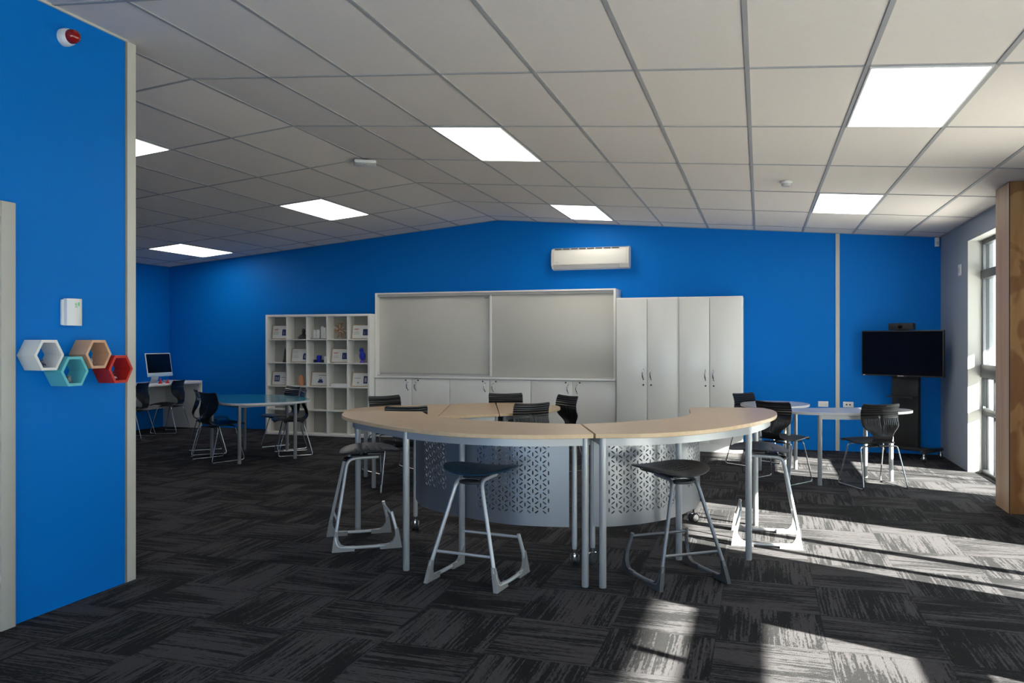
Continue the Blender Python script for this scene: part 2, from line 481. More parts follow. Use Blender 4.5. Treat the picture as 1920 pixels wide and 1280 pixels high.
# back wall (gable)
def gable(y0, y1, x0, x1):
    mb = MB(); ps = [(x0, 0)] + [(x1, 0), (x1, ceil_z(x1))] + [(RX, RZ)] * (x0 < RX) + [(x0, ceil_z(x0))]
    n = len(ps); v = [(x, y0, z) for x, z in ps] + [(x, y1, z) for x, z in ps]
    f = [tuple(range(n)), tuple(range(2 * n - 1, n - 1, -1))] + [(i, (i + 1) % n, n + (i + 1) % n, n + i) for i in range(n)]
    return mb.raw(v, f)
struct('wall_back', gable(D, D + .12, XL - .12, XR + .15), M['blue'], smooth=False)
mbf = gable(YB - .12, YB, XW - .12, XR + .15)
for v in mbf.bm.verts:
    if v.co.z < .01: v.co.z = 2.45
for (a, b) in ((XW - .12, -3.1), (-.55, -.25), (2.0, XR + .15)): mbf.bx(a, b, YB - .12, YB, 0, 2.45)
struct('wall_front', mbf, M['backpaint'], smooth=False)
for n_, (a, b) in ((5, (-3.1, -.55)), (6, (-.25, 2.0))):  # unseen windows, added behind the camera to bring more light into the room
    w = MB(); w.bx(a, a + .05, YB - .10, YB - .03, 0, 2.45); w.bx(b - .05, b, YB - .10, YB - .03, 0, 2.45); w.bx(a, b, YB - .10, YB - .03, 2.40, 2.45); w.bx(a, b, YB - .10, YB - .03, 0, .04)
    w.bx(a, b, YB - .10, YB - .03, .9, .96); w.bx((a + b) / 2 - .03, (a + b) / 2 + .03, YB - .10, YB - .03, .04, 2.40)
    wo = struct('window_%d' % n_, w, M['alu'])
    for (c, d) in ((a + .05, (a + b) / 2 - .03), ((a + b) / 2 + .03, b - .05)):
        for (e, f) in ((.04, .9), (.96, 2.40)): MB().bx(c, d, YB - .07, YB - .064, e, f).build('pane', M['glass'], wo, smooth=False)
struct('wall_left', MB().bx(XL - .12, XL, YP, D, 0, 2.70), M['blue'], smooth=False)
# near blue wall that ends at the grey post; behind it the rest of the partition
struct('wall_near_left', MB().raw(*(lambda z: ([(XW - .12, YB, 0), (XW, YB, 0), (XW, 3.785, 0), (XW - .12, 3.785, 0),
        (XW - .12, YB, z), (XW, YB, z), (XW, 3.785, z), (XW - .12, 3.785, z)],
        [(0, 3, 2, 1), (4, 5, 6, 7), (0, 1, 5, 4), (1, 2, 6, 5), (2, 3, 7, 6), (3, 0, 4, 7)]))(3.19)), M['blue'], smooth=False)
struct('wall_partition', MB().bx(XL, XW - .005, YP - .12, YP, 0, 3.20), M['blue'], smooth=False)
mb = MB().bx(XW - .06, XW + .008, 3.786, YP + .012, 0, 3.176, 0.003)
struct('trim_1', mb, M['trim'])
mb = MB().bx(XW - .02, XW + .004, 3.772, 3.786, 0, 3.176)
struct('trim_2', mb, M['trimjoint'])  # darker grey bead at the joint of blue wall and post
struct('trim_3', MB().bx(0.935, 0.985, D - .014, D, 0.005, ceil_z(.96) - .006, 0.003), M['trim'])
# thin pale bead where the blue wall meets the ceiling
mb = MB(); zc = ceil_z(XW) - .001
mb.bx(XW, XW + .012, YB, 3.786, zc - .012, zc)
struct('trim_4', mb, M['trim'])

# door at the left edge
door = MB()
door.bx(XW, XW + .028, 2.955, 3.035, 0, 2.10, 0.004); door.bx(XW, XW + .028, 1.98, 2.06, 0, 2.10, 0.004)
door.bx(XW, XW + .028, 2.06, 2.955, 2.02, 2.10, 0.004)
d1 = struct('door_1', door, M['doorpaint'])
MB().bx(XW + .002, XW + .018, 2.063, 2.950, 0.008, 2.015, 0.003).build('door_leaf', M['doorpaint'], d1)
MB().cyl((XW + .02, 2.14, 1.0), (XW + .06, 2.14, 1.0), .012).cyl((XW + .058, 2.14, 1.0), (XW + .058, 2.26, 1.0), .009).build('door_handle', M['chrome'], d1)

# right wall with three glazed openings, 0.16 thick
XG = 2.289                      # inner face of the window frames
OPEN = [(8.10, 9.70, 0.0, 2.50), (4.58, 6.17, 0.0, 2.40), (0.95, 3.35, 0.0, 2.40), (-2.6, -0.3, 0.0, 2.40)]
mb = MB(); x0, x1 = XR, 2.40
ys = [YB]
for (a, b, c, d) in reversed(OPEN): ys += [a, b]
ys.append(D)
ZT = 2.715
for k in range(0, len(ys), 2): mb.bx(x0, x1, ys[k], ys[k + 1], 0, ZT)
for (a, b, c, d) in OPEN: mb.bx(x0, x1, a, b, d, ZT)
struct('wall_right', mb, M['greywall'], smooth=False)

def window(idx, a, b, zt, transoms, muls, thin=()):
    fw = 0.045
    w = MB()
    w.bx(XG, XG + .07, a, a + fw, 0, zt, .003); w.bx(XG, XG + .07, b - (.012 if idx == 1 else fw), b, 0, zt, .003)
    w.bx(XG, XG + .07, a, b, zt - fw, zt, .003); w.bx(XG, XG + .07, a, b, 0, .035, .003)
    fb = .012 if idx == 1 else fw
    for (z0, z1, p) in transoms: w.bx(XG - p, XG + .07, a + fw, b - fb, z0, z1, .003)
    for (y0, y1, z0, z1) in muls: w.bx(XG + .01, XG + .05, y0, y1, z0, z1, .003)
    o = struct('window_%d' % idx, w, M['alu'])
    l = MB()     # white painted lining of the opening
    l.bx(XR - .001, XG, b - .0005, b + .001, 0, zt); l.bx(XR - .001, XG, a - .001, a + .0005, 0, zt)
    l.bx(XR - .001, XG, a, b, zt - .0005, zt + .001)
    l.build('reveal_lining', M['whitepaint'], o, smooth=False)
    zs = [.035] + [v for t in transoms for v in t[:2]] + [zt - fw]
    for k in range(0, len(zs), 2):
        MB().bx(XG + .032, XG + .038, a + fw, b - fb, zs[k], zs[k + 1]).build('pane', M['glass'], o, smooth=False)
    return o
w1 = window(1, 8.10, 9.70, 2.50, [(.635, .70, 0), (1.03, 1.165, .02), (2.085, 2.175, .015)],
            [(9.02, 9.045, .7, 1.03), (9.02, 9.045, .035, .635), (9.27, 9.292, .7, 1.03), (9.27, 9.292, .035, .635)])
# opening sash details at the far jamb
sash = MB()
for (z0, z1) in ((.70, 1.03), (.035, .635)):
    sash.bx(XG + .045, XG + .066, 9.672, 9.687, z0, z1, .002)
    sash.bx(XG + .040, XG + .066, 8.146, 9.687, z1 - .022, z1, .002)
sash.build('sash', M['alu'], w1)
upp = MB(); upp.bx(XG + .002, XG + .030, 9.670, 9.688, 1.166, 2.084, .002); upp.bx(XG + .002, XG + .030, 9.670, 9.688, 2.176, 2.454, .002)
upp.build('sash', M['alulight'], w1)
MB().bx(XG - .012, XG + .0, 9.56, 9.60, .70, .715, .002).cyl((XG - .01, 9.58, .72), (XG - .01, 9.52, .72), .006).build('window_latch', M['chrome'], w1)
window(2, 4.58, 6.17, 2.40, [], [(4.80, 4.86, .035, 2.355), (5.20, 5.29, .035, 2.355), (5.62, 5.635, 1.2, 2.355)])
window(3, 0.95, 3.35, 2.40, [(.66, .76, 0), (1.08, 1.22, 0)], [(2.54, 2.59, 1.22, 2.355), (1.9, 1.95, .76, 1.08)])
window(4, -2.6, -0.3, 2.40, [(.66, .76, 0), (1.08, 1.22, 0)], [(-1.5, -1.45, .035, 2.355)])

# plywood-lined column between the windows
colm = MB().bx(1.958, XR + .002, 7.44, 7.83, 0, 2.72)
tr5 = struct('trim_5', colm, M['ply'], smooth=False)
MB().bx(1.954, 1.958, 7.442, 7.83, 0.0, 2.72).build('ply_end', M['plyedge'], tr5, smooth=False)
MB().bx(1.953, 1.960, 7.4385, 7.4425, 0.0, 2.72).build('edge_bead', M['gap'], tr5, smooth=False)

# ------------------------------------------------------------------ outside
g = MB().bx(2.42, 60, -60, 60, -.35, -.16); tag(g.build('ground', M['soil'], smooth=False), 'grey asphalt ground outside beyond the paving', 'ground')['kind'] = 'structure'
g = MB().bx(2.41, 7.0, -20, 40, -.158, -.03); tag(g.build('paving', M['paving'], smooth=False), 'pale concrete paving outside the right windows', 'paving')['kind'] = 'structure'
ver = thing('verandah', 'covered verandah roof on posts outside the right windows', 'verandah', (3.7, 4, 0))
ver['kind'] = 'structure'
def vb(name, mb_, m): return mb_.build(name, m, ver)
r = MB()
r.raw([(x - 3.7, y - 4, z) for x, y, z in [(2.41, -9, 2.74), (5.0, -9, 2.56), (5.0, 10.6, 2.56), (2.41, 10.6, 2.74), (2.41, -9, 2.86), (5.0, -9, 2.78), (5.0, 10.6, 2.78), (2.41, 10.6, 2.86)]],
      [(0, 1, 2, 3), (4, 7, 6, 5), (0, 4, 5, 1), (1, 5, 6, 2), (2, 6, 7, 3), (3, 7, 4, 0)])
vb('roof', r, M['soffit'])
for y in (-4.0, 0.55, 10.45):
    vb('post', MB().bx(4.85 - 3.7, 4.95 - 3.7, y - .05 - 4, y + .05 - 4, -.03, 2.6, .004), M['plasticwhite'])
vb('brace', MB().cyl((4.85 - 3.7, 10.45 - 4, 1.9), (4.2 - 3.7, 10.45 - 4, 2.62), .03), M['plasticwhite'])
nb = thing('neighbouring_building', 'pale ribbed wall of the next building seen through the window', 'building', (6.2, 15.5, 0))
wl = MB().bx(-3.7, 4.5, -.5, 3, -.05, 3.4).build('wall', M['cladding'], nb, smooth=False)
rb = MB()
for k in range(40): rb.bx(-3.68 + k * .205, -3.62 + k * .205, -.53, -.5, -.03, 3.4, .004)
rb.build('cladding_rib', M['cladding'], wl)
MB().bx(-3.8, 4.6, -.7, 3, 3.4, 3.6).build('roof', M['soffit'], nb, smooth=False)
fe = thing('slat_fence', 'low grey slatted fence on the paving outside the window', 'fence', (5.4, 13.6, -.03))
for k in range(6): MB().bx(-2.6, 3.0, -.02, .02, .08 + k * .17, .21 + k * .17, .004).build('slat', M['cladding'], fe)
for x in (-2.6, -.8, 1.1, 3.0): MB().bx(x - .04, x + .04, .02, .09, 0, 1.15, .004).build('post', M['cladding'], fe)
hd = MB()
for k in range(30):
    hd.sphere((14 + random.uniform(-.8, .8), -14 + k * 1.7, .5), (1.3, 1.3, random.uniform(1.2, 1.9)), 14)
tag(hd.build('hedge', M['hedge']), 'long dark green hedge beyond the asphalt outside', 'hedge')['kind'] = 'stuff'

# ------------------------------------------------------------------ ceiling fittings
def ceil_light(i, j, label, first=[None]):
    x = RX + .6 * (i + .5); y = D - OFF - (j - 1) * PIT - PIT / 2; z = ceil_z(x)
    if first[0] is None:
        t = thing('ceiling_light', label, 'light', (x, y, z), 0, 'ceiling light panels')
        f = MB()
        for (a, b, c, d) in ((-.287, -.277, -.596, .596), (.277, .287, -.596, .596), (-.287, .287, -.596, -.586), (-.287, .287, .586, .596)):
            f.bx(a, b, c, d, -.010, -.001)
        f.build('frame', M['plasticwhite'], t, smooth=False)
        MB().bx(-.277, .277, -.586, .586, -.008, -.002).build('diffuser', M['led'], t, smooth=False)
        first[0] = t
    else: t = dup(first[0], label, (x, y, z), 0)
    t.rotation_euler = (0, math.atan(SR) if x > RX else -math.atan(SL), 0)
    return t
for (i, j, lb) in [(7, 5, 'large lit ceiling panel at upper right, nearest and biggest of all'),
                   (2, 4, 'lit ceiling panel near the centre, right of the access point'),
                   (2, 1, 'small lit ceiling panel just above the air conditioner'),
                   (7, 2, 'lit ceiling panel beyond the smoke detector, near the right window'),
                   (-3, 2, 'lit ceiling panel left of the ridge, over the bookcase'),
                   (-8, 1, 'lit ceiling panel farthest left, over the computer desk corner'),
                   (-3, 5, 'lit ceiling panel partly hidden by the near blue wall post')]:
    ceil_light(i, j, lb)

t = thing('access_point', 'flat white square network access point on the ceiling ridge', 'access point', (-3.68, 6.99, RZ))
MB().bx(-.05, .05, -.05, .05, -.022, 0, .003).build('mount', M['black'], t)
MB().box((0, 0, -.038), (.21, .21, .034), 0.5, .014).build('casing', M['plasticwhite'], t)
MB().box((0.02, -.04, -.0565), (.035, .008, .003), 0.5).build('status_light', M['inkgrey'], t)
t = thing('smoke_detector', 'small round white smoke detector on the right ceiling slope', 'smoke detector', (.231, 7.665, ceil_z(.231)))
MB().lathe([(.052, -.002), (.052, -.016), (.046, -.022)], seg=28).build('base', M['plasticwhite'], t)
MB().lathe([(.042, -.022), (.041, -.036), (.034, -.045), (.012, -.048), (0, -.048)], seg=28).build('cover', M['lenswhite'], t)

# alarm sounder on near blue wall
t = thing('alarm_sounder', 'round white alarm with red strobe lens high on blue wall', 'alarm', (XW, 3.345, 3.035))
RY = Matrix.Rotation(PI / 2, 3, 'Y')
MB().lathe([(.046, 0), (.047, .018), (.043, .042), (.038, .048)], seg=32, rot=RY).build('base', M['plasticwhite'], t)
MB().lathe([(.037, .046), (.038, .060), (.034, .078), (.024, .092), (.010, .099), (0, .100)], seg=32, rot=RY).build('strobe_lens', M['redlens'], t)
# door chime / siren box
t = thing('wall_alarm_box', 'white upright alarm box with green marking above the hexagon shelves', 'alarm box', (XW, 3.375, 1.57))
MB().bx(0, .018, -.056, .048, -.070, .068, .006).build('back_plate', M['plasticwhite'], t)
b = MB(); prof = [(-.048, .016), (-.048, .040), (-.034, .054), (-.010, .060), (.016, .060), (.038, .053), (.052, .038), (.052, .016)]
b.prism([(p[1], p[0]) for p in prof], -.072, .072); b.build('cover', M['plasticwhite'], t)
gm = MB()
for (y, z, w, h) in ((.004, .040, .016, .004), (.004, .047, .012, .003), (.006, .033, .014, .003), (.022, .043, .008, .020), (.006, .026, .018, .003)):
    y -= .012
    gm.bx(.0595, .0612, y - w / 2, y + w / 2, z - h / 2, z + h / 2)
gm.build('green_marking', M['green'], t)

# hexagon shelves
HR = 0.089
def hexshelf(yc, zc, mname, lab, dep=0.115):
    t = thing('hexagon_shelf', lab, 'shelf', (XW, yc, zc), 0, 'hexagon shelves on the near blue wall')
    mb = MB(); R, r = HR, HR - .0165
    for k in range(6):
        a0, a1 = k * PI / 3, (k + 1) * PI / 3
        q = [(R * math.cos(a0), R * math.sin(a0)), (R * math.cos(a1), R * math.sin(a1)), (r * math.cos(a1), r * math.sin(a1)), (r * math.cos(a0), r * math.sin(a0))]
        v = [(0.001, y, z) for y, z in q] + [(dep, y, z) for y, z in q]
        mb.raw(v, [(0, 1, 2, 3), (7, 6, 5, 4), (0, 4, 5, 1), (2, 6, 7, 3)])
    bmesh.ops.remove_doubles(mb.bm, verts=list(mb.bm.verts), dist=1e-5)
    mb.build('hexagon_frame', M[mname], t, smooth=False)
    return t
hexshelf(3.150, 1.344, 'whitehex', 'white hexagon wall shelf, leftmost of the four')
hexshelf(3.3075, 1.2565, 'tealhex', 'turquoise hexagon wall shelf, low between white and wooden ones')
hexshelf(3.465, 1.344, 'woodhex', 'bare wooden hexagon wall shelf with pale edge')
hexshelf(3.6225, 1.2575, 'redhex', 'red hexagon wall shelf, rightmost beside the grey post')
def figurine(yc, zc, body, head, lab, extra=None):
    z0 = zc - (HR - .0165) * math.sin(PI / 3)
    t = thing('small_figurine', lab, 'figurine', (XW + .062, yc, z0 + .0005))
    b = MB()
    b.box((0, 0, .014), (.016, .020, .014), None, .003)
    for s in (-1, 1):
        b.box((0.001, s * .006, .0042), (.012, .008, .0084), None, .002)
        b.tube([(0, s * .010, .018), (.004, s * .017, .014), (.008, s * .017, .009)], .0028, 7)
    b.build('body', M[body], t)
    h = MB(); h.box((0, 0, .029), (.015, .020, .014), None, .004)
    for s in (-1, 1): h.cyl((0, s * .006, .035), (0, s * .008, .043), .0014, 6)
    h.build('head', M[head], t)
    e = MB()
    for s in (-1, 1): e.sphere((.008, s * .0045, .030), (.0015, .0022, .0022), 8)
    e.build('eye', M['black' if head != 'navy' else 'plasticwhite'], t)
    if extra:
        l = MB()
        for k in range(7):
            a = k * .9; l.tube([(-.004, -.014, .008), (-.004 + .008 * math.cos(a), -.016 + .010 * math.sin(a), .022 + .002 * k)], .0022, 6)
        l.build('leaves', M[extra], t)
figurine(3.150, 1.344, 'navy', 'navy', 'tiny dark navy figurine inside the white hexagon shelf')
figurine(3.318, 1.2565, 'toygrey', 'toygrey', 'tiny grey figurine with green leaves in the turquoise hexagon', 'leafgreen')
figurine(3.462, 1.344, 'toygrey', 'photopale', 'tiny grey and pink figurine inside the wooden hexagon')
figurine(3.622, 1.2575, 'plasticwhite', 'black', 'tiny white figurine with black head inside the red hexagon')

# ------------------------------------------------------------------ back wall fittings
# air conditioner
t = thing('air_conditioner', 'white split air conditioner high on the blue back wall', 'air conditioner', (-2.255, D, 2.42))
W2 = .545
prof = [(0, 0.02), (0, .305), (-.10, .312), (-.175, .290), (-.205, .235), (-.212, .12), (-.205, .06), (-.16, .015), (-.07, 0)]
b = MB(); RX90 = Matrix(((0, 0, 1), (1, 0, 0), (0, 1, 0)))
b.prism(prof, -W2, W2, RX90); b.build('casing', M['offwhite'], t)
fp = [(-.2075, .262), (-.2155, .235), (-.2205, .12), (-.215, .068), (-.205, .068), (-.200, .262)]
MB().prism(fp, -W2 + .035, W2 - .03, RX90).build('front_panel', M['offwhite'], t)
v = MB(); v.raw([(-W2 + .03, -.2105, .055), (W2 - .13, -.2105, .055), (W2 - .13, -.168, .012), (-W2 + .03, -.168, .012), (-W2 + .03, -.206, .059), (W2 - .13, -.206, .059), (W2 - .13, -.160, .018), (-W2 + .03, -.160, .018)],
      [(0, 1, 2, 3), (4, 7, 6, 5), (0, 4, 5, 1), (2, 6, 7, 3), (1, 5, 6, 2), (0, 3, 7, 4)])
v.build('air_flap', M['lenswhite'], t)
gr = MB()
for k in range(8): gr.bx(-W2 + .05 + k * .115, -W2 + .05 + k * .115 + .098, -.196, -.186, .283, .292)
gr.build('intake_grille', M['gap'], t, smooth=False)
MB().bx(-W2 + .06, -W2 + .105, -.2192, -.2170, .098, .103).build('badge', M['inkgrey'], t, smooth=False)

t = thing('motion_sensor', 'small white motion sensor in the back right ceiling corner', 'sensor', (2.112, D, 2.65))
MB().prism([(-.026, -.001), (-.024, -.030), (-.014, -.042), (.014, -.042), (.024, -.030), (.026, -.001)], -.055, .055).build('casing', M['plasticwhite'], t)
MB().bx(-.016, .016, -.0435, -.041, -.035, .005, .001).build('sensor_lens', M['lenswhite'], t)
t = thing('wall_thermostat', 'small white switch plate on the grey right wall', 'wall switch', (XR, 10.04, 2.215))
MB().bx(-.012, 0, -.06, .06, -.065, .065, .004).build('plate', M['plasticwhite'], t)
MB().bx(-.016, -.011, -.02, .02, -.03, .03, .002).build('button', M['lenswhite'], t)
def outlet(x, lab, holes):
    t = thing('wall_outlet', lab, 'outlet', (x, D, .602), 0, 'outlets on the blue back wall')
    MB().bx(-.062, .062, -.010, 0, -.036, .036, .003).build('face_plate', M['plasticwhite'], t)
    for s in (-1, 1):
        h = MB()
        if holes: h.bx(s * .020 - .009, s * .020 + .009, -.0125, -.0095, -.010, .008)
        else:
            h.cyl((s * .032 - .007, -.011, .002), (s * .032 - .007, -.0095, .002), .0025, 8); h.cyl((s * .032 + .007, -.011, .002), (s * .032 + .007, -.0095, .002), .0025, 8)
            h.bx(s * .032 - .0015, s * .032 + .0015, -.011, -.0095, -.014, -.006)
        h.build('socket', M['gap' if holes else 'inkgrey'], t, smooth=False)
outlet(.787, 'white power outlet left of the white wall strip', 0)
outlet(1.088, 'white data outlet with two dark ports right of white strip', 1)

# ------------------------------------------------------------------ cupboards and whiteboard
def bow_handle(x, y, z, h=.115):
    pts = smooth_path([(x, y, z + h / 2), (x - .004, y - .028, z + h * .33), (x - .010, y - .034, z), (x - .004, y - .028, z - h * .33), (x, y, z - h / 2)], 5)
    m = MB().tube(pts, .0055, 8, flat=1.5)
    m.sphere((x, y - .003, z + h / 2), (.009, .006, .011), 10); m.sphere((x, y - .003, z - h / 2), (.009, .006, .011), 10)
    return m
YB1 = 10.64
bounds = [-5.439, -4.842, -4.248, -3.649, -3.037, -2.443, -1.850]
names = ['white base cupboard, left of three under the whiteboard', 'white base cupboard, middle of three under the whiteboard', 'white base cupboard under the whiteboard, right, beside tall cupboards']
for k in range(3):
    a, m_, c = bounds[2 * k], bounds[2 * k + 1], bounds[2 * k + 2]
    t = thing('base_cupboard', names[k], 'cupboard', ((a + c) / 2, YB1, 0), 0, 'base cupboards under the whiteboard'); ox = (a + c) / 2
    MB().bx(a - ox + .002, c - ox - .002, .020, D - YB1 - .002, .08, .878).bx(a - ox + .002, c - ox - .002, .06, D - YB1 - .002, 0, .08).build('body', M['white'], t, smooth=False)
    for s, (p, q) in ((1, (a, m_)), (-1, (m_, c))):
        d = MB().bx(p - ox + .004, q - ox - .004, 0, .018, .085, .872, .002).build('door', M['doorwhite'], t)
        hx = (m_ - ox) - s * .062
        bow_handle(hx, 0, .765).build('handle', M['chrome'], d)
        MB().lathe([(.011, 0), (.011, .006), (.008, .008)], (hx - s * .036, 0, .848), 14, Matrix.Rotation(PI / 2, 3, 'X')).build('lock', M['darkmetal'], d)
# long counter top over the base cupboards
tag(MB().bx(-5.439, -1.850, YB1 - .022, D - .002, .880, .906, .003).build('counter_top', M['whiteedge']), 'long narrow white top over the base cupboards', 'counter')
# whiteboard unit
t = thing('whiteboard_cabinet', 'wide white cabinet with two sliding whiteboards on back wall', 'whiteboard', (-3.645, YB1, .907))
hw = 1.794
f = MB(); f.bx(-hw, -hw + .03, 0, .413, 0, 1.222, .002); f.bx(hw - .03, hw, 0, .413, 0, 1.222, .002)
f.bx(-hw + .03, hw - .03, 0, .413, 1.200, 1.222, .002); f.bx(-hw + .03, hw - .03, .30, .413, 0.002, 1.200)
f.build('frame', M['whiteedge'], t)
f = MB(); f.bx(-hw + .03, hw - .03, .020, .10, 1.165, 1.200); f.build('top_track', M['lenswhite'], t, smooth=False)
f = MB(); f.bx(-hw + .03, hw - .03, .010, .12, 0.0, .014); f.bx(-hw + .03, hw - .03, .10, .12, .014, .045); f.build('bottom_track', M['lenswhite'], t, smooth=False)
b1 = MB().bx(-hw + .032, 0.03, .085, .098, .046, 1.164, .001).build('sliding_board', M['boardwhite'], t)
b2 = MB().bx(-.010, hw - .032, .045, .058, .016, 1.164, .001).build('sliding_board', M['boardwhite'], t)
MB().bx(-.012, .018, .036, .046, .016, 1.164, .002).build('edge_strip', M['whiteedge'], b2)
MB().bx(-.030, -.016, .052, .084, .020, .075, .003).build('corner_catch', M['lenswhite'], b2)
lbm = MB().bx(-.105, -.045, .0835, .0852, 1.118, 1.140).build('label', M['inkgrey'], b1, smooth=False)
sm = MB()
for k in range(5): sm.bx(-.100, -.055, .0838, .0852, 1.104 - k * .018, 1.108 - k * .018)
sm.build('printed_lines', M['lenswhite'], b1, smooth=False)
# tall cupboards
YT = 10.45
tb = [-1.814, -1.403, -1.006, -.610, -.201]
for k, lab in ((0, 'tall white cupboard, left of the pair beside the whiteboard'), (1, 'tall white cupboard, right of the pair beside blue wall')):
    a, m_, c = tb[2 * k], tb[2 * k + 1], tb[2 * k + 2]; ox = (a + c) / 2
    t = thing('tall_cupboard', lab, 'cupboard', (ox, YT, 0), 0, 'tall cupboards on the back wall')
    MB().bx(a - ox + .001, c - ox - .001, .020, D - YT - .002, .10, 1.99, .002).bx(a - ox + .004, c - ox - .004, .022, D - YT - .002, 0, .10).build('body', M['whiteedge'], t)
    for s, (p, q) in ((1, (a, m_)), (-1, (m_, c))):
        e0 = .016 if s == 1 else .004; e1 = .016 if s == -1 else .004
        d = MB().bx(p - ox + e0, q - ox - e1, 0, .018, .105, 1.972, .002).build('door', M['doorwhite'], t)
        hx = (m_ - ox) - s * .050
        bow_handle(hx, 0, .985, .13).build('handle', M['chrome'], d)
        MB().lathe([(.011, 0), (.011, .006), (.008, .008)], (hx, 0, .845), 14, Matrix.Rotation(PI / 2, 3, 'X')).build('lock', M['darkmetal'], d)

# ------------------------------------------------------------------ bookcase and what stands in it
BX0, BX1, BY0, BY1, BZ = -7.215, -5.446, 10.49, 10.88, 1.820
t = thing('bookcase', 'white open bookcase of five by five square pigeonholes', 'bookcase', ((BX0 + BX1) / 2, BY0, 0))
bc = t.location.x
S_ = MB()
S_.bx(BX0 - bc, BX0 + .034 - bc, 0, .39, 0, BZ, .0015); S_.bx(BX1 - .034 - bc, BX1 - bc, 0, .39, 0, BZ, .0015)
S_.bx(BX0 + .034 - bc, BX1 - .034 - bc, 0, .39, BZ - .034, BZ, .0015); S_.bx(BX0 + .034 - bc, BX1 - .034 - bc, 0, .39, 0, .034, .0015)
S_.build('frame', M['whiteedge'], t)
cw = (BX1 - BX0 - .034 * 2 + .018) / 5; chh = (BZ - .034 * 2 + .016) / 5
cx = lambda i: BX0 + .034 - .009 + cw * (i + .5)
cz0 = lambda r: BZ - .034 - chh * (r + 1) + .016
for i in range(1, 5):
    x = BX0 + .034 - .009 + cw * i - bc
    MB().bx(x - .009, x + .009, .002, .388, .034, BZ - .034, .001).build('upright', M['white'], t)
for r in range(1, 5):
    z = BZ - .034 - chh * r + .016
    MB().bx(BX0 + .034 - bc, BX1 - .034 - bc, .003, .387, z - .016, z, .001).build('shelf_board', M['white'], t)
MB().bx(BX0 + .034 - bc, BX1 - .034 - bc, .20, .206, .034, BZ - .034).build('back_board', M['shelfback'], t, smooth=False)

def certificate(i, r, layout, lab):
    zt = cz0(r) + .0015
    t = thing('framed_certificate', lab, 'certificate', (cx(i) + .005, BY0 + .075, zt), 0, 'framed certificates in the bookcase')
    R = Matrix.Rotation(-.16, 3, 'X'); w, h = .150, .215
    def bxr(m, x0, x1, y0, y1, z0, z1): m.box(R @ Vector(((x0 + x1) / 2, (y0 + y1) / 2, (z0 + z1) / 2)), (x1 - x0, y1 - y0, z1 - z0), R)
    f = MB()
    bxr(f, -w, -w + .010, 0, .016, .003, h); bxr(f, w - .010, w, 0, .016, .003, h)
    bxr(f, -w + .010, w - .010, 0, .016, .003, .013); bxr(f, -w + .010, w - .010, 0, .016, h - .010, h)
    f.build('picture_frame', M['framewood'], t)
    p = MB(); bxr(p, -w + .010, w - .010, .005, .012, .013, h - .010); po = p.build('sheet', M['paper'], t, smooth=False)
    def mark(nm, m_, rects):
        q = MB()
        for (x0, x1, z0, z1) in rects: bxr(q, x0, x1, .0038, .0052, z0, z1)
        q.build(nm, M[m_], po, smooth=False)
    if layout == 0:      # red heading, picture right
        mark('heading', 'inkred', [(-.115, -.035, .150, .157), (-.115, -.050, .137, .144)])
        mark('text_lines', 'inkgrey', [(-.115, -.030, .108 - k * .012, .111 - k * .012) for k in range(4)])
        mark('picture', 'inkblue', [(.030, .115, .055, .150)]); mark('picture_subject', 'photopale', [(.048, .066, .075, .120), (.080, .098, .075, .120)])
    elif layout == 1:    # small text left, round-ish picture right
        mark('text_lines', 'inkgrey', [(-.120, -.045, .170 - k * .013, .173 - k * .013) for k in range(3)] + [(-.115, -.030, .105 - k * .012, .108 - k * .012) for k in range(4)])
        mark('picture', 'inkblue', [(.050, .120, .045, .125), (.060, .110, .125, .140)]); mark('picture_subject', 'photopale', [(.072, .098, .065, .110)])
    elif layout == 2:    # picture left, heading right
        mark('picture', 'inkblue', [(-.105, -.015, .060, .155)]); mark('picture_subject', 'photopale', [(-.090, -.066, .075, .130), (-.054, -.030, .075, .130)])
        mark('heading', 'inkgrey', [(.010, .085, .118, .128), (.095, .125, .118, .128)]); mark('text_lines', 'inkgrey', [(.010, .100, .090, .093)])
    elif layout == 3:    # heading centred, picture centred
        mark('heading', 'inkgrey', [(-.030, .110, .158, .168)]); mark('picture', 'inkblue', [(-.035, .050, .050, .080), (-.022, .036, .080, .105)])
        mark('picture_subject', 'photopale', [(-.006, .020, .100, .135)])
    else:                # heading left, tall picture right
        mark('heading', 'inkgrey', [(-.115, -.010, .125, .134)]); mark('text_lines', 'inkgrey', [(-.060, -.035, .050, .075)])
        mark('picture', 'inkblue', [(.040, .105, .050, .160)]); mark('picture_subject', 'photopale', [(.055, .090, .070, .135)])
certificate(0, 0, 0, 'framed certificate with red heading, top left pigeonhole')
certificate(4, 0, 0, 'framed certificate with red heading, top right pigeonhole')
certificate(1, 1, 1, 'framed certificate in second row, second pigeonhole from left')
certificate(3, 1, 0, 'framed certificate with red heading, second row, below bronze sculpture')
certificate(0, 2, 2, 'framed certificate with picture at left, third row, leftmost')
certificate(2, 2, 3, 'framed certificate with centred picture, third row, middle pigeonhole')
certificate(4, 2, 4, 'framed certificate with tall picture, third row, rightmost')
def spot(i, r, dx=0, dy=.10): return (cx(i) + dx, BY0 + dy, cz0(r) + .001)
# black bust
t = thing('bust', 'small black bust of head and shoulders, top row of bookcase', 'sculpture', spot(1, 0, .055))
b = MB().lathe([(.070, 0), (.080, .012), (.078, .028), (.060, .050), (.036, .066), (.022, .080)], seg=22); b.build('shoulders', M['black'], t)
b = MB(); b.cyl((0, 0, .07), (.004, 0, .100), .019, 14); b.sphere((.006, 0, .122), (.027, .031, .036), 18); b.sphere((.006, -.030, .120), (.006, .008, .008), 8)
b.build('head', M['black'], t)
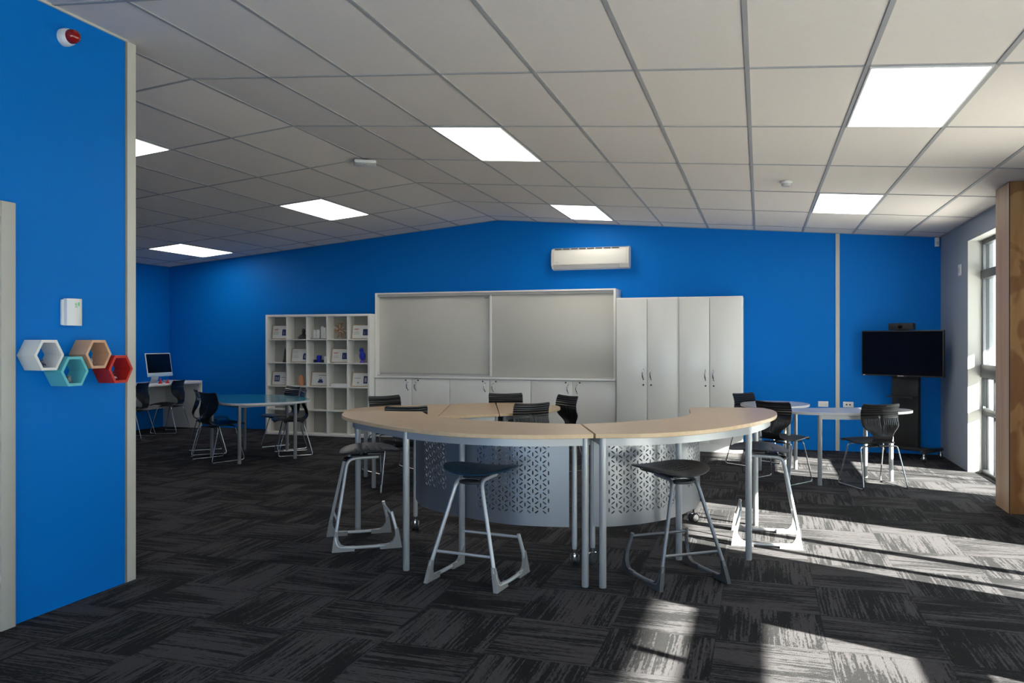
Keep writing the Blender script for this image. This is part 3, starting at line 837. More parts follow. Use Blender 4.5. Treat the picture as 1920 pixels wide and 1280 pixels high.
# white tower cluster
t = thing('white_tower_model', 'white model of cylinder towers on a dark base, top row', 'model', spot(2, 0, -.01))
MB().bx(-.12, .13, -.06, .06, 0, .008, .002).build('base', M['darkmetal'], t)
for (x, y, rr, h) in ((-.085, 0, .026, .130), (-.02, -.01, .026, .135), (.045, .01, .024, .185), (.095, -.01, .024, .165)):
    m = MB().lathe([(rr, .009), (rr, h), (rr * .8, h), (rr * .8, h + .008), (0, h + .008)], (x, y, 0), 18)
    for k in range(3): m.lathe([(rr + .002, .03 + k * .035), (rr + .002, .036 + k * .035)], (x, y, 0), 18)
    m.build('tower', M['plasticwhite'], t)
# bronze star cluster
t = thing('spiky_sculpture', 'spiky bronze and white star sculpture, top row of bookcase', 'sculpture', spot(3, 0, -.005, .10))
b = MB(); rr = random.Random(5); pal = MB(); c0 = Vector((0, 0, .135))
b.sphere(c0, (.035, .030, .035), 12)
for k in range(34):
    d = Vector((rr.gauss(0, 1), rr.gauss(0, .6), rr.gauss(0, 1))).normalized(); L_ = rr.uniform(.085, .118)
    if d.z < -.1: L_ = min(L_, .128 / -d.z)
    if abs(d.y) > .2: L_ = min(L_, .078 / abs(d.y))
    (pal if k % 5 == 0 else b).box(c0 + d * L_ * .55, (.009, .009, L_ * .9), d.to_track_quat('Z', 'Y').to_matrix(), .001)
    tip = c0 + d * L_ * .93
    if k % 2 and tip.z > .02: b.box(tip, (.040, .006, .010), d.to_track_quat('Z', 'Y').to_matrix())
for s in (-1, 1): b.tube([c0 + Vector((0, 0, -.02)), (s * .045, 0, .004)], .006, 8)
b.build('bronze_spikes', M['bronze'], t); pal.build('white_spikes', M['plasticwhite'], t)
# dark tower
t = thing('tower_model', 'dark green pointed tower model, second row leftmost pigeonhole', 'model', spot(0, 1, .085))
b = MB().lathe([(.036, 0), (.032, .03), (.024, .05), (.025, .09), (.019, .10), (.018, .15), (.010, .19), (.0, .235)], seg=8)
for k in range(4):
    a = k * PI / 2 + .4; b.raw([(.018 * math.cos(a), .018 * math.sin(a), .07), (.042 * math.cos(a), .042 * math.sin(a), .0), (.016 * math.cos(a + .2), .016 * math.sin(a + .2), .0), (.014 * math.cos(a - .2), .014 * math.sin(a - .2), .0)], [(0, 1, 2), (0, 3, 1), (0, 2, 3), (1, 3, 2)])
b.build('tower', M['darkgreen'], t)
# blue seat-like thing + white block
t = thing('blue_armchair_model', 'small cobalt blue block model, second row middle pigeonhole', 'model', spot(2, 1, -.02))
MB().box((0, .01, .055), (.068, .05, .11), None, .012).build('block', M['cobalt'], t)
b = MB(); b.box((-.056, 0, .022), (.036, .07, .044), None, .006); b.box((.056, 0, .022), (.036, .07, .044), None, .006); b.build('side_block', M['navy'], t)
tag(MB().box((cx(2) + .10, BY0 + .11, cz0(1) + .001 + .05), (.062, .06, .10), .2, .016).build('white_block', M['plasticwhite']), 'white rounded block right of the cobalt blue model', 'block')
# blue owl on purple base
t = thing('owl_ornament', 'cobalt blue owl ornament on purple base, second row rightmost', 'ornament', spot(4, 1, .02))
MB().lathe([(.040, 0), (.036, .012), (.026, .030), (.024, .040)], seg=16).build('base', M['purple'], t)
b = MB(); b.sphere((0, 0, .105), (.046, .040, .072), 18); b.sphere((-.012, 0, .185), (.034, .032, .036), 16); b.cyl((-.034, 0, .210), (-.036, 0, .228), .006, 8, .001); b.cyl((.008, 0, .212), (.010, 0, .228), .006, 8, .001)
b.sphere((.036, 0, .098), (.016, .034, .055), 12); b.build('body', M['cobalt'], t)
# peach head
t = thing('face_sculpture', 'peach coloured standing face sculpture, third row of bookcase', 'sculpture', spot(1, 2, .02))
b = MB().lathe([(.034, 0), (.038, .02), (.046, .06), (.044, .10), (.030, .14), (.012, .165), (0, .170)], seg=16); b.build('head', M['peach'], t)
b = MB(); b.sphere((0, -.044, .080), (.007, .010, .016), 8); b.sphere((.030, -.018, .085), (.018, .020, .03), 10); b.sphere((-.040, 0, .075), (.008, .012, .02), 8); b.build('nose_and_ears', M['peach'], t)
# long white box
t = thing('white_box_model', 'long flat white box model lying in third row', 'model', spot(3, 2, .01))
MB().box((0, 0, .022), (.27, .13, .044), None, .004).build('box', M['plasticwhite'], t)
MB().bx(-.139, -.134, -.05, -.02, .006, .038).build('end_tab', M['inkgrey'], t)

# ------------------------------------------------------------------ casters, tables
def caster_mb(p, h=.075, yaw=0.0):
    """returns (hood, wheels) meshes at floor point p; stem up to height h+.03"""
    hood, wh = MB(), MB(); R = Matrix.Rotation(yaw, 3, 'Z'); p = Vector(p); r = h * .42
    for s in (-1, 1):
        c = p + R @ Vector((s * h * .20, -h * .12, r))
        wh.lathe([(r * .80, -h * .10), (r, -h * .07), (r, h * .07), (r * .80, h * .10)], c, 18, R @ Matrix.Rotation(PI / 2, 3, 'Y'))
        hood.lathe([(r * .74, -h * .118), (r * .78, -h * .09), (r * .78, h * .09), (r * .74, h * .118)], c, 14, R @ Matrix.Rotation(PI / 2, 3, 'Y'))
    hood.box(p + R @ Vector((0, -h * .05, h * .52)), (h * .18, h * .72, h * .62), R, .004)
    hood.cyl(p + Vector((0, 0, h * .70)), p + Vector((0, 0, h + .02)), h * .16, 12)
    return hood, wh
def add_caster(parent, p, h=.075, yaw=0.0, name='caster', cap='chrome'):
    hd_, wh = caster_mb(p, h, yaw)
    o = wh.build(name, M['rubber'], parent); hd_.build('hood', M[cap], o); return o

def offset_poly(P, d):
    """inset a closed polygon (ccw or cw) by d"""
    n = len(P); area = sum(P[i][0] * P[(i + 1) % n][1] - P[(i + 1) % n][0] * P[i][1] for i in range(n)); s = 1 if area > 0 else -1
    out = []
    for i in range(n):
        a, b, c = Vector(P[i - 1][:2]), Vector(P[i][:2]), Vector(P[(i + 1) % n][:2])
        t = ((b - a).normalized() + (c - b).normalized()).normalized()
        nn = Vector((-t.y, t.x)) * s
        out.append((b.x + nn.x * d, b.y + nn.y * d))
    return out

def tabletop(poly, z1, th, parent, m_top, m_edge, ox, oy, bev=.002):
    P = [(x - ox, y - oy) for x, y in poly]; Q = offset_poly(P, bev)
    mb = MB(); n = len(P)
    lv = [(Q, z1 - th), (P, z1 - th + bev), (P, z1 - bev), (Q, z1)]
    vs = [[mb.bm.verts.new((x, y, z)) for x, y in pp] for pp, z in lv]
    mb.bm.faces.new(vs[0][::-1]); mb.bm.faces.new(vs[-1])
    for a, b in zip(vs, vs[1:]):
        for i in range(n):
            f = mb.bm.faces.new((a[i], a[(i + 1) % n], b[(i + 1) % n], b[i])); f.material_index = 1
    return mb.build('tabletop', [m_top, m_edge], parent, smooth=False)

def spl(pts, corners=(), n=5):
    """closed outline: smooth through pts, but sharp at the indices in corners"""
    N = len(pts); out = []
    for i in range(N):
        p1, p2 = Vector(pts[i]), Vector(pts[(i + 1) % N])
        p0 = Vector(pts[i - 1]) if i not in corners else p1 * 2 - p2
        p3 = Vector(pts[(i + 2) % N]) if (i + 1) % N not in corners else p2 * 2 - p1
        for k in range(n):
            t = k / n
            q = 0.5 * ((2 * p1) + (p2 - p0) * t + (2 * p0 - 5 * p1 + 4 * p2 - p3) * t * t + (3 * p1 - p0 - 3 * p2 + p3) * t ** 3)
            out.append((q.x, q.y))
    return out

def table(name, label, cat, poly, ztop, th, m_top, m_edge, legs, legr, aprons, group=None, apron_h=.045, m_leg='powder'):
    ox = sum(p[0] for p in poly) / len(poly); oy = sum(p[1] for p in poly) / len(poly)
    t = thing(name, label, cat, (ox, oy, 0), 0, group)
    tabletop(poly, ztop, th, t, M[m_top], M[m_edge], ox, oy)
    zu = ztop - th - .0005
    for (x, y) in legs:
        MB().lathe([(legr * .9, 0), (legr, .004), (legr, zu)], (x - ox, y - oy, 0), 24).build('leg', M[m_leg], t)
    for path in aprons:
        pts = smooth_path([(x - ox, y - oy, 0) for x, y in path], 6) if len(path) > 2 else [Vector((x - ox, y - oy, 0)) for x, y in path]
        mb = MB(); rings = []
        for i, p in enumerate(pts):
            d = (pts[min(i + 1, len(pts) - 1)] - pts[max(i - 1, 0)]).normalized(); nn = Vector((-d.y, d.x, 0)) * .011
            rings.append([mb.bm.verts.new(v) for v in ((p.x + nn.x, p.y + nn.y, zu - apron_h), (p.x - nn.x, p.y - nn.y, zu - apron_h), (p.x - nn.x, p.y - nn.y, zu - .0003), (p.x + nn.x, p.y + nn.y, zu - .0003))])
        for a, b in zip(rings, rings[1:]):
            for k in range(4): mb.bm.faces.new((a[k], a[(k + 1) % 4], b[(k + 1) % 4], b[k]))
        mb.bm.faces.new(rings[0][::-1]); mb.bm.faces.new(rings[-1])
        mb.build('apron', M[m_leg], t)
    return t

# two high curved tables in front
LT = [(-1.089, 4.957), (-.899, 4.440), (-1.083, 4.345), (-1.332, 4.265), (-1.560, 4.255), (-1.780, 4.295), (-2.025, 4.399), (-2.280, 4.550), (-2.530, 4.735), (-2.72, 4.90), (-2.86, 5.08), (-2.940, 5.26), (-2.925, 5.40), (-2.826, 5.440), (-2.62, 5.455), (-2.411, 5.486), (-2.305, 5.312), (-2.210, 5.211), (-2.06, 5.105), (-1.802, 5.006), (-1.55, 4.955), (-1.32, 4.940)]
LTp = spl(LT, (0, 1, 15))
RT = [(-1.081, 4.964), (-.888, 4.448), (-.649, 4.535), (-.440, 4.690), (-.245, 4.945), (-.058, 5.330), (.080, 5.760), (.120, 6.080), (.110, 6.330), (.060, 6.500), (-.040, 6.590), (-.512, 6.472), (-.525, 6.320), (-.485, 5.960), (-.500, 5.720), (-.560, 5.570), (-.721, 5.327), (-.905, 5.110)]
RTp = spl(RT, (0, 1, 11, 12))
table('high_curved_table', 'high curved beech table, left half of the front ring', 'table', LTp, .889, .025, 'laminate', 'laminateedge',
      [(-2.085, 4.497), (-.960, 4.502), (-1.878, 4.918), (-2.865, 5.330)], .0205,
      [[(-2.085, 4.497), (-1.78, 4.385), (-1.52, 4.345), (-1.25, 4.375), (-.96, 4.502)], [(-2.865, 5.33), (-2.70, 4.98), (-2.45, 4.76), (-2.085, 4.497)], [(-.96, 4.502), (-1.10, 4.88)]], 'high curved beech tables', .05)
table('high_curved_table', 'high curved beech table, right half of the front ring', 'table', RTp, .889, .025, 'laminate', 'laminateedge',
      [(-.860, 4.515), (-.068, 5.375), (-.500, 5.240), (-.030, 6.400)], .0205,
      [[(-.860, 4.515), (-.66, 4.61), (-.43, 4.80), (-.23, 5.08), (-.068, 5.375)], [(-.068, 5.375), (.03, 5.75), (.06, 6.08), (-.03, 6.40)], [(-.86, 4.515), (-1.02, 4.90)]], 'high curved beech tables', .05)

# perforated curved screens on casters under the tables
def perforated_screen(label, path, posts, z0, z1, zones, castyaw):
    ox, oy = posts[0]; t = thing('perforated_screen', label, 'screen', (ox, oy, 0), 0, 'perforated screens on casters')
    pts = smooth_path([(x - ox, y - oy, 0) for x, y in path], 12)
    cum = [0.0]
    for a, b in zip(pts, pts[1:]): cum.append(cum[-1] + (b - a).length)
    Ltot = cum[-1]
    def at(s):
        s = max(0, min(Ltot, s)); k = 0
        while k < len(cum) - 2 and cum[k + 1] < s: k += 1
        u = (s - cum[k]) / (cum[k + 1] - cum[k]); return pts[k].lerp(pts[k + 1], u)
    a_ = .0585; ch = a_ * math.sqrt(3) / 2; hl, hwid = .0155, .0042
    slots = []
    for (s0, s1, zz0, zz1) in zones:
        ncol = int((s1 - s0) / ch) + 1
        for c in range(ncol):
            s = s0 + c * ch; zo = (c % 2) * a_ / 2; k = 0
            while zz0 + zo + k * a_ <= zz1:
                z = zz0 + zo + k * a_
                cand = [(s, z + a_ / 2, PI / 2)]
                if c < ncol - 1: cand += [(s + ch / 2, z + a_ / 4, PI / 6 + .12), (s + ch / 2, z - a_ / 4, -PI / 6 - .12)]
                for (px, pz, an) in cand:
                    if zz0 - .001 <= pz - hl * .3 and pz + hl < zz1 + .012: slots.append((px, pz, an))
                k += 1
    vs, es = [], []
    def addp(P):
        b = len(vs); vs.extend(Vector(p) for p in P); n = len(P); es.extend((b + i, b + (i + 1) % n) for i in range(n))
    nb_ = 40
    addp([(Ltot * i / nb_, z0) for i in range(nb_ + 1)] + [(Ltot * i / nb_, z1) for i in range(nb_, -1, -1)])
    for (px, pz, an) in slots:
        ca, sa = math.cos(an), math.sin(an)
        loc = [(-hl, 0), (-hl * .6, hwid), (hl * .6, hwid), (hl, 0), (hl * .6, -hwid), (-hl * .6, -hwid)]
        addp([(px + x * ca - y * sa, pz + x * sa + y * ca) for x, y in loc])
    for i in range(1, nb_):
        for j in range(1, 12):
            q = (Ltot * i / nb_, z0 + (z1 - z0) * j / 12)
            if all((q[0] - p[0]) ** 2 + (q[1] - p[1]) ** 2 > .020 ** 2 for p in slots): vs.append(Vector(q))
    res = geometry.delaunay_2d_cdt(vs, es, [], 0, 1e-6)
    V, F = res[0], res[2]
    bm = bmesh.new(); bv = [None] * len(V)
    import collections
    cell = collections.defaultdict(list)
    for p in slots: cell[(int(p[0] / .05), int(p[1] / .05))].append(p)
    def inside(x, z):
        for i in (-1, 0, 1):
            for j in (-1, 0, 1):
                for (px, pz, an) in cell.get((int(x / .05) + i, int(z / .05) + j), ()):
                    dx, dz = x - px, z - pz; ca, sa = math.cos(an), math.sin(an)
                    u, w = dx * ca + dz * sa, -dx * sa + dz * ca
                    if abs(u) < hl * .99 and abs(w) < hwid * .999 and abs(w) < (hl - abs(u)) / (hl * .4) * hwid + 1e-6: return True
        return False
    for f in F:
        x = sum(V[i][0] for i in f) / len(f); z = sum(V[i][1] for i in f) / len(f)
        if inside(x, z): continue
        for i in f:
            if bv[i] is None:
                q = at(V[i][0]); bv[i] = bm.verts.new((q.x, q.y, V[i][1]))
        try: bm.faces.new([bv[i] for i in f])
        except ValueError: pass
    bmesh.ops.recalc_face_normals(bm, faces=list(bm.faces))
    bmesh.ops.solidify(bm, geom=list(bm.faces), thickness=.003)
    m = MB(); m.bm.free(); m.bm = bm
    m.build('perforated_panel', M['screenmetal'], t, ang=.5)
    for (x, y) in posts:
        MB().cyl((x - ox, y - oy, .12), (x - ox, y - oy, z1 - .01), .0165, 20).lathe([(.012, .085), (.0165, .12)], (x - ox, y - oy, 0), 16).build('post', M['powder'], t)
        add_caster(t, (x - ox, y - oy, 0), .088, castyaw)
    return t
PLp = [(-1.150, 4.905), (-1.346, 4.872), (-1.564, 4.868), (-1.84, 4.955), (-2.119, 5.085), (-2.313, 5.235), (-2.455, 5.460)]
perforated_screen('silver perforated curved screen on casters under the left high table', PLp, [(-1.120, 4.925), (-2.469, 5.490)], .24, .845,
                  [(.13, .66, .315, .83), (.93, 1.22, .40, .83)], .3)
PRp = [(-1.005, 4.965), (-.885, 5.010), (-.735, 5.127), (-.575, 5.330), (-.462, 5.620), (-.420, 5.880), (-.430, 6.120), (-.475, 6.340)]
perforated_screen('silver perforated curved screen on casters under the right high table', PRp, [(-1.016, 4.992), (-.488, 6.372)], .24, .845,
                  [(.10, .66, .315, .83), (.86, 1.24, .40, .83)], -.7)

# lower beech tables behind
G2 = 'lower beech tables behind the front ring'
T1 = [(-2.93, 6.82), (-2.860, 6.845), (-3.30, 8.27), (-3.50, 8.09), (-3.80, 7.88), (-3.98, 7.62), (-4.03, 7.30), (-3.93, 7.03), (-3.55, 6.86)]
table('beech_table', 'low beech table at the left of the group behind the ring', 'table', spl(T1, (0, 1, 2)), .715, .025, 'laminate', 'laminateedge',
      [(-3.560, 6.940), (-3.930, 7.480), (-3.42, 8.05), (-2.95, 6.93)], .0205, [[(-3.56, 6.93), (-2.95, 6.93)], [(-3.95, 7.48), (-3.42, 8.05)]], G2, .045)
T2 = [(-2.852, 6.852), (-2.398, 7.278), (-2.88, 8.60), (-3.07, 8.50), (-3.285, 8.285)]
table('beech_table', 'low beech table in the middle of the group behind the ring', 'table', spl(T2, (0, 1, 2, 4)), .715, .025, 'laminate', 'laminateedge',
      [(-2.86, 6.99), (-2.455, 7.360), (-2.93, 8.45), (-3.17, 8.25)], .0205, [[(-2.86, 6.99), (-2.455, 7.36)]], G2, .045)
T3 = [(-2.390, 7.285), (-2.330, 7.370), (-2.140, 7.580), (-2.040, 7.800), (-2.000, 8.000), (-2.030, 8.250), (-2.150, 8.470), (-2.380, 8.610), (-2.640, 8.650), (-2.865, 8.605)]
table('beech_table', 'low beech table with rounded right end behind the ring', 'table', spl(T3, (0, 1, 9)), .715, .025, 'laminate', 'laminateedge',
      [(-2.385, 7.420), (-2.16, 7.83), (-2.20, 8.28), (-2.72, 8.52)], .0205, [[(-2.385, 7.42), (-2.16, 7.83)], [(-2.16, 7.83), (-2.2, 8.28)]], G2, .045)

# pale grey tables at right
NRP = [(.22, 8.55), (.22, 8.72), (.36, 8.86), (.60, 8.96), (1.00, 9.12), (1.22, 9.18), (1.42, 9.12), (1.49, 8.96), (1.43, 8.78), (1.26, 8.60), (1.04, 8.47), (.815, 8.37), (.565, 8.335), (.36, 8.38)]
G3 = 'pale grey tables by the right windows'
NR = NRP
table('curved_grey_table', 'curved pale grey table between two black chairs near the window', 'table', spl(NR), .715, .025, 'greylam', 'greylamedge',
      [(.565, 8.379 - .02), (1.27, 8.818), (.28, 8.58), (1.05, 8.98)], .0205, [[(.565, 8.36), (.95, 8.46), (1.27, 8.818)]], G3, .04)
FR = [(-.20, 9.25), (-.06, 8.98), (.18, 8.92), (.42, 9.14), (.53, 9.42), (.50, 9.66), (.33, 9.84), (.02, 9.84), (-.17, 9.58)]
table('curved_grey_table', 'small pale grey table farther back against the blue wall', 'table', spl(FR), .715, .025, 'greylam', 'greylamedge',
      [(0.0, 9.13), (.38, 9.34), (.28, 9.68), (-.04, 9.6)], .0205, [[(0, 9.13), (.38, 9.34)]], G3, .04)
# teal table at left
BT = [(-6.62, 8.22), (-6.36, 8.08), (-6.06, 7.88), (-5.84, 7.66), (-5.58, 7.62), (-5.33, 7.83), (-5.14, 8.10), (-5.17, 8.42), (-5.38, 8.68), (-5.68, 8.93), (-6.18, 9.05), (-6.60, 8.98), (-6.80, 8.75), (-6.78, 8.45)]
table('teal_table', 'teal topped oval table by the bookcase', 'table', spl(BT), .715, .025, 'teallam', 'greylamedge',
      [(-5.735, 7.83), (-5.345, 8.375), (-5.80, 8.90), (-6.37, 8.16), (-6.424, 8.88)], .0205, [[(-6.37, 8.16), (-5.735, 7.83)], [(-5.735, 7.83), (-5.345, 8.375)], [(-5.345, 8.375), (-5.80, 8.90)]], None, .04)

# ------------------------------------------------------------------ chairs
def shell(prof, width, nu, nv, th, material, name, parent, ridge=None, hole=None, dish=None):
    """grid swept along a (y,z) profile; width(t) half width; two skins closed at the rim"""
    path = smooth_path([(0, y, z) for y, z in prof], 10)
    cum = [0]
    for a, b in zip(path, path[1:]): cum.append(cum[-1] + (b - a).length)
    def at(t):
        s = t * cum[-1]; k = 0
        while k < len(cum) - 2 and cum[k + 1] < s: k += 1
        u = (s - cum[k]) / (cum[k + 1] - cum[k]); p = path[k].lerp(path[k + 1], u); d = (path[k + 1] - path[k]).normalized()
        return p, Vector((0, -d.z, d.y))
    bm = bmesh.new(); F_, B_ = [], []
    for j in range(nv + 1):
        t = j / nv; p, n = at(t); w = width(t); fr, br = [], []
        for i in range(nu + 1):
            u = -1 + 2 * i / nu
            q = Vector((u * w, p.y, p.z)) + n * ((dish(u, t) if dish else 0) + (ridge(u, t) if ridge else 0))
            fr.append(bm.verts.new(q)); br.append(bm.verts.new(q - n * th))
        F_.append(fr); B_.append(br)
    keep = {}
    for j in range(nv):
        for i in range(nu):
            keep[(i, j)] = not (hole and hole(-1 + 2 * (i + .5) / nu, (j + .5) / nv, i, j))
    for j in range(nv):
        for i in range(nu):
            if not keep[(i, j)]: continue
            bm.faces.new((F_[j][i], F_[j][i + 1], F_[j + 1][i + 1], F_[j + 1][i]))
            bm.faces.new((B_[j][i], B_[j + 1][i], B_[j + 1][i + 1], B_[j][i + 1]))
            for (di, dj, a, b) in ((-1, 0, (j, i), (j + 1, i)), (1, 0, (j, i + 1), (j + 1, i + 1)), (0, -1, (j, i), (j, i + 1)), (0, 1, (j + 1, i), (j + 1, i + 1))):
                if not keep.get((i + di, j + dj), False):
                    bm.faces.new((F_[a[0]][a[1]], F_[b[0]][b[1]], B_[b[0]][b[1]], B_[a[0]][a[1]]))
    for v in [v for v in bm.verts if not v.link_faces]: bm.verts.remove(v)
    m = MB(); m.bm.free(); m.bm = bm
    return m.build(name, material, parent, ang=.9)

CHG = 'black shell chairs on steel sled frames'
def make_chair(label, loc, rz):
    t = thing('shell_chair', label, 'chair', loc, rz, CHG)
    # seat
    sp = [(.245, .425), (.225, .440), (.16, .452), (.05, .438), (-.06, .425), (-.125, .428), (-.160, .452)]
    def wseat(s):
        if s < .72: return .200 + .012 * math.sin(s * 4) - .03 * max(0, (.10 - s) / .10) ** 2
        return .205 - (.205 - .105) * ((s - .72) / .28) ** 1.3
    shell(sp, wseat, 16, 26, .009, M['blackshell'], 'seat', t, dish=lambda u, s: .012 * u * u * (1 - s) - .004)
    # backrest
    bp_ = [(-.160, .452), (-.176, .490), (-.172, .545), (-.156, .600), (-.140, .660), (-.136, .710), (-.146, .760), (-.166, .805)]
    def wback(s):
        k = min(1, max(0, (s - .12) / .38)); k = k * k * (3 - 2 * k)
        return .102 + (.198 - .102) * k - .010 * max(0, (s - .93) / .07) ** 2
    def ridge(u, s):
        r = 0.0
        if s > .66: r += .0036 * math.sin((s - .66) * 2 * PI / .06)
        if .14 < s < .62 and abs(u) < .93: r += .0028 * math.sin(u * 2 * PI * 9)
        if abs(u) < .10 and .20 < s < .72: r -= .006 * math.cos(u / .10 * PI / 2)
        return r
    def hole(u, s, i, j):
        return False
    shell(bp_, wback, 54, 60, .007, M['blackshell'], 'backrest', t, ridge=ridge, hole=hole, dish=lambda u, s: -.020 * u * u * min(1, max(0, (s - .15) / .4)))
    # two sled loops
    for s in (-1, 1):
        pts = rounded([(s * .015, .098, .412), (s * .192, .100, .414), (s * .232, .205, .010), (s * .232, -.215, .010), (s * .196, -.108, .402), (s * .015, -.108, .402)], .032, 5)
        MB().tube(pts, .0062, 9).build('sled_leg', M['tube'], t)
        g = MB()
        for y in (.185, -.195): g.box((s * .232, y, .0045), (.016, .030, .009), None, .003)
        g.build('glide', M['rubber'], t)
    MB().bx(-.115, .115, .085, .115, .405, .420, .004).bx(-.115, .115, -.115, -.085, .398, .412, .004).box((0, -.02, .412), (.05, .24, .012), None, .003).build('seat_bracket', M['darkmetal'], t)
    return t
chairs = [
 ('black shell chair pushed under the computer desk, nearer the post', (-8.700, 9.42), (-.95, -.30)),
 ('black shell chair at the computer desk beside the white end panel', (-8.760, 10.24), (-.97, -.24)),
 ('black shell chair, leftmost at the teal table, partly behind another', (-6.700, 8.50), (.72, .69)),
 ('black shell chair with its back to us at the teal table', (-6.160, 8.010), (.39, .92)),
 ('black shell chair at far side of teal table before the bookcase', (-6.010, 9.14), (-.50, -.87)),
 ('black shell chair seen in profile at right of the teal table', (-5.600, 8.72), (-.77, -.64)),
 ('black shell chair behind the low beech tables, leftmost, facing right', (-3.85, 7.90), (.83, -.56)),
 ('black shell chair with only its top edge above the left high table', (-3.190, 6.870), (-.45, .89)),
 ('black shell chair facing us in front of the middle base cupboard', (-2.750, 8.640), (.42, -.90)),
 ('black shell chair with its ribbed back to us behind high tables', (-2.220, 7.580), (-.70, .71)),
 ('black shell chair turned sideways at right end of low tables', (-2.13, 8.52), (-.67, -.74)),
 ('black shell chair facing us beside the tall cupboards and small grey table', (-.070, 9.58), (.82, -.57)),
 ('black shell chair behind the right high table, left of two at grey table', (.200, 8.500), (.55, .835)),
 ('black shell chair with its back to us before the television', (1.050, 8.470), (-.46, .89)),
]
c0 = None
for lab, (x, y), (hx, hy) in chairs:
    if c0 is None: c0 = make_chair(lab, (x, y, 0), face_dir(hx, hy))
    else: dup(c0, lab, (x, y, 0), face_dir(hx, hy))

# ------------------------------------------------------------------ stools
STG = 'high stools around the front ring'
def make_stool(label, loc, rz, seatm, framem, footm, seatrot=0.0, tilt=0.0):
    t = thing('high_stool', label, 'stool', loc, rz, STG)
    for s in (-1, 1):
        pts = rounded([(s * .072, .10, .607), (s * .078, -.115, .600), (s * .212, -.212, .085), (s * .222, -.198, .028), (s * .226, -.05, .020), (s * .226, .08, .020), (s * .222, .198, .028), (s * .214, .205, .10), (s * .190, .170, .240)], .055, 6)
        MB().tube(pts, .0115, 12).build('side_frame', M[framem], t)
        for e in (-1, 1):
            f = MB()
            prof = [(.236, 0), (.214, .135), (.196, .128), (.190, .075), (.172, .045), (.140, .030), (.085, .032), (.085, 0)]
            R = Matrix(((0, 0, 1), (1, 0, 0), (0, 1, 0)))
            f.prism([(e * a, b) for a, b in prof], s * .226 - .0125, s * .226 + .0125, R)
            for v in f.bm.verts: v.co.x -= s * (.19 if e < 0 else .12) * v.co.z
            f.build('foot', M[footm], t)
    MB().cyl((-.182, -.188, .185), (.182, -.188, .185), .0085, 12).build('footrest', M[framem], t)
    MB().cyl((-.192, .172, .222), (.192, .172, .222), .0085, 12).build('crossbar', M[framem], t)
    ring = [(.062 * math.cos(a), -.100 + .040 * math.sin(a), .588) for a in [k * PI / 12 for k in range(24)]]
    MB().tube(ring, .009, 10, closed=True).box((0, -.005, .612), (.12, .16, .012), None, .004).cyl((0, -.01, .600), (0, -.01, .640), .022, 14).build('seat_mechanism', M['darkmetal'], t)
    # saddle seat
    nu, nv = 36, 28; bm = bmesh.new(); top, bot = [], []
    Rz = Matrix.Rotation(seatrot, 3, 'Z') @ Matrix.Rotation(tilt, 3, 'X')
    for j in range(nv + 1):
        a, b = [], []
        for i in range(nu + 1):
            u, v = -1 + 2 * i / nu, -1 + 2 * j / nv
            # square to rounded disc
            X = u * math.sqrt(1 - .42 * v * v); Y = v * math.sqrt(1 - .42 * u * u)
            x, y = X * .228, Y * .208
            z = .034 * X * X - .014 * Y * Y * (1 if Y < 0 else .3) - .012 * (X * X) ** 2
            r2 = X * X + Y * Y
            if r2 > .85: z -= .008 * (r2 - .85) * 2
            a.append(bm.verts.new(Rz @ Vector((x, y, z)) + Vector((0, .045, .652)))); b.append(bm.verts.new(Rz @ Vector((x * .985, y * .985, z - .009)) + Vector((0, .045, .652))))
        top.append(a); bot.append(b)
    def hole(i, j):
        u, v = -1 + 2 * (i + .5) / nu, -1 + 2 * (j + .5) / nv
        return abs(u) < .55 and abs(v) < .6 and i % 2 == 1 and j % 3 == 1 and u * u + v * v < .34
    for j in range(nv):
        for i in range(nu):
            if hole(i, j): continue
            bm.faces.new((top[j][i], top[j][i + 1], top[j + 1][i + 1], top[j + 1][i])); bm.faces.new((bot[j][i], bot[j + 1][i], bot[j + 1][i + 1], bot[j][i + 1]))
            for (di, dj, a, b) in ((-1, 0, (j, i), (j + 1, i)), (1, 0, (j, i + 1), (j + 1, i + 1)), (0, -1, (j, i), (j, i + 1)), (0, 1, (j + 1, i), (j + 1, i + 1))):
                ni, nj = i + di, j + dj
                if ni < 0 or nj < 0 or ni >= nu or nj >= nv or hole(ni, nj):
                    bm.faces.new((top[a[0]][a[1]], top[b[0]][b[1]], bot[b[0]][b[1]], bot[a[0]][a[1]]))
    m = MB(); m.bm.free(); m.bm = bm; m.build('seat', M[seatm], t, ang=.9)
    MB().box(Rz @ Vector((.135, .02, -.012)) + Vector((0, .045, .652)), (.060, .11, .016), Rz, .006).box(Rz @ Vector((-.135, .02, -.012)) + Vector((0, .045, .652)), (.060, .11, .016), Rz, .006).build('seat_block', M[seatm], t)
    return t
make_stool('navy seat high stool with light frame, front left of the ring', (-1.612, 4.492, 0), face_dir(.12, .99), 'navyshell', 'stoolframe', 'footgrey', .10, -.03)
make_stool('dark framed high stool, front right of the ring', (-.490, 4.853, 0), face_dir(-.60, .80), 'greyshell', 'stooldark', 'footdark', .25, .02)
make_stool('high stool with light frame at left end of the ring', (-2.672, 5.046, 0), face_dir(.82, .57), 'greyshell', 'stoolframe', 'footgrey', .0)
make_stool('sunlit high stool at the right end of the ring', (.040, 5.960, 0), face_dir(-1, -.03), 'greyshell', 'stoolframe', 'footgrey', .0)

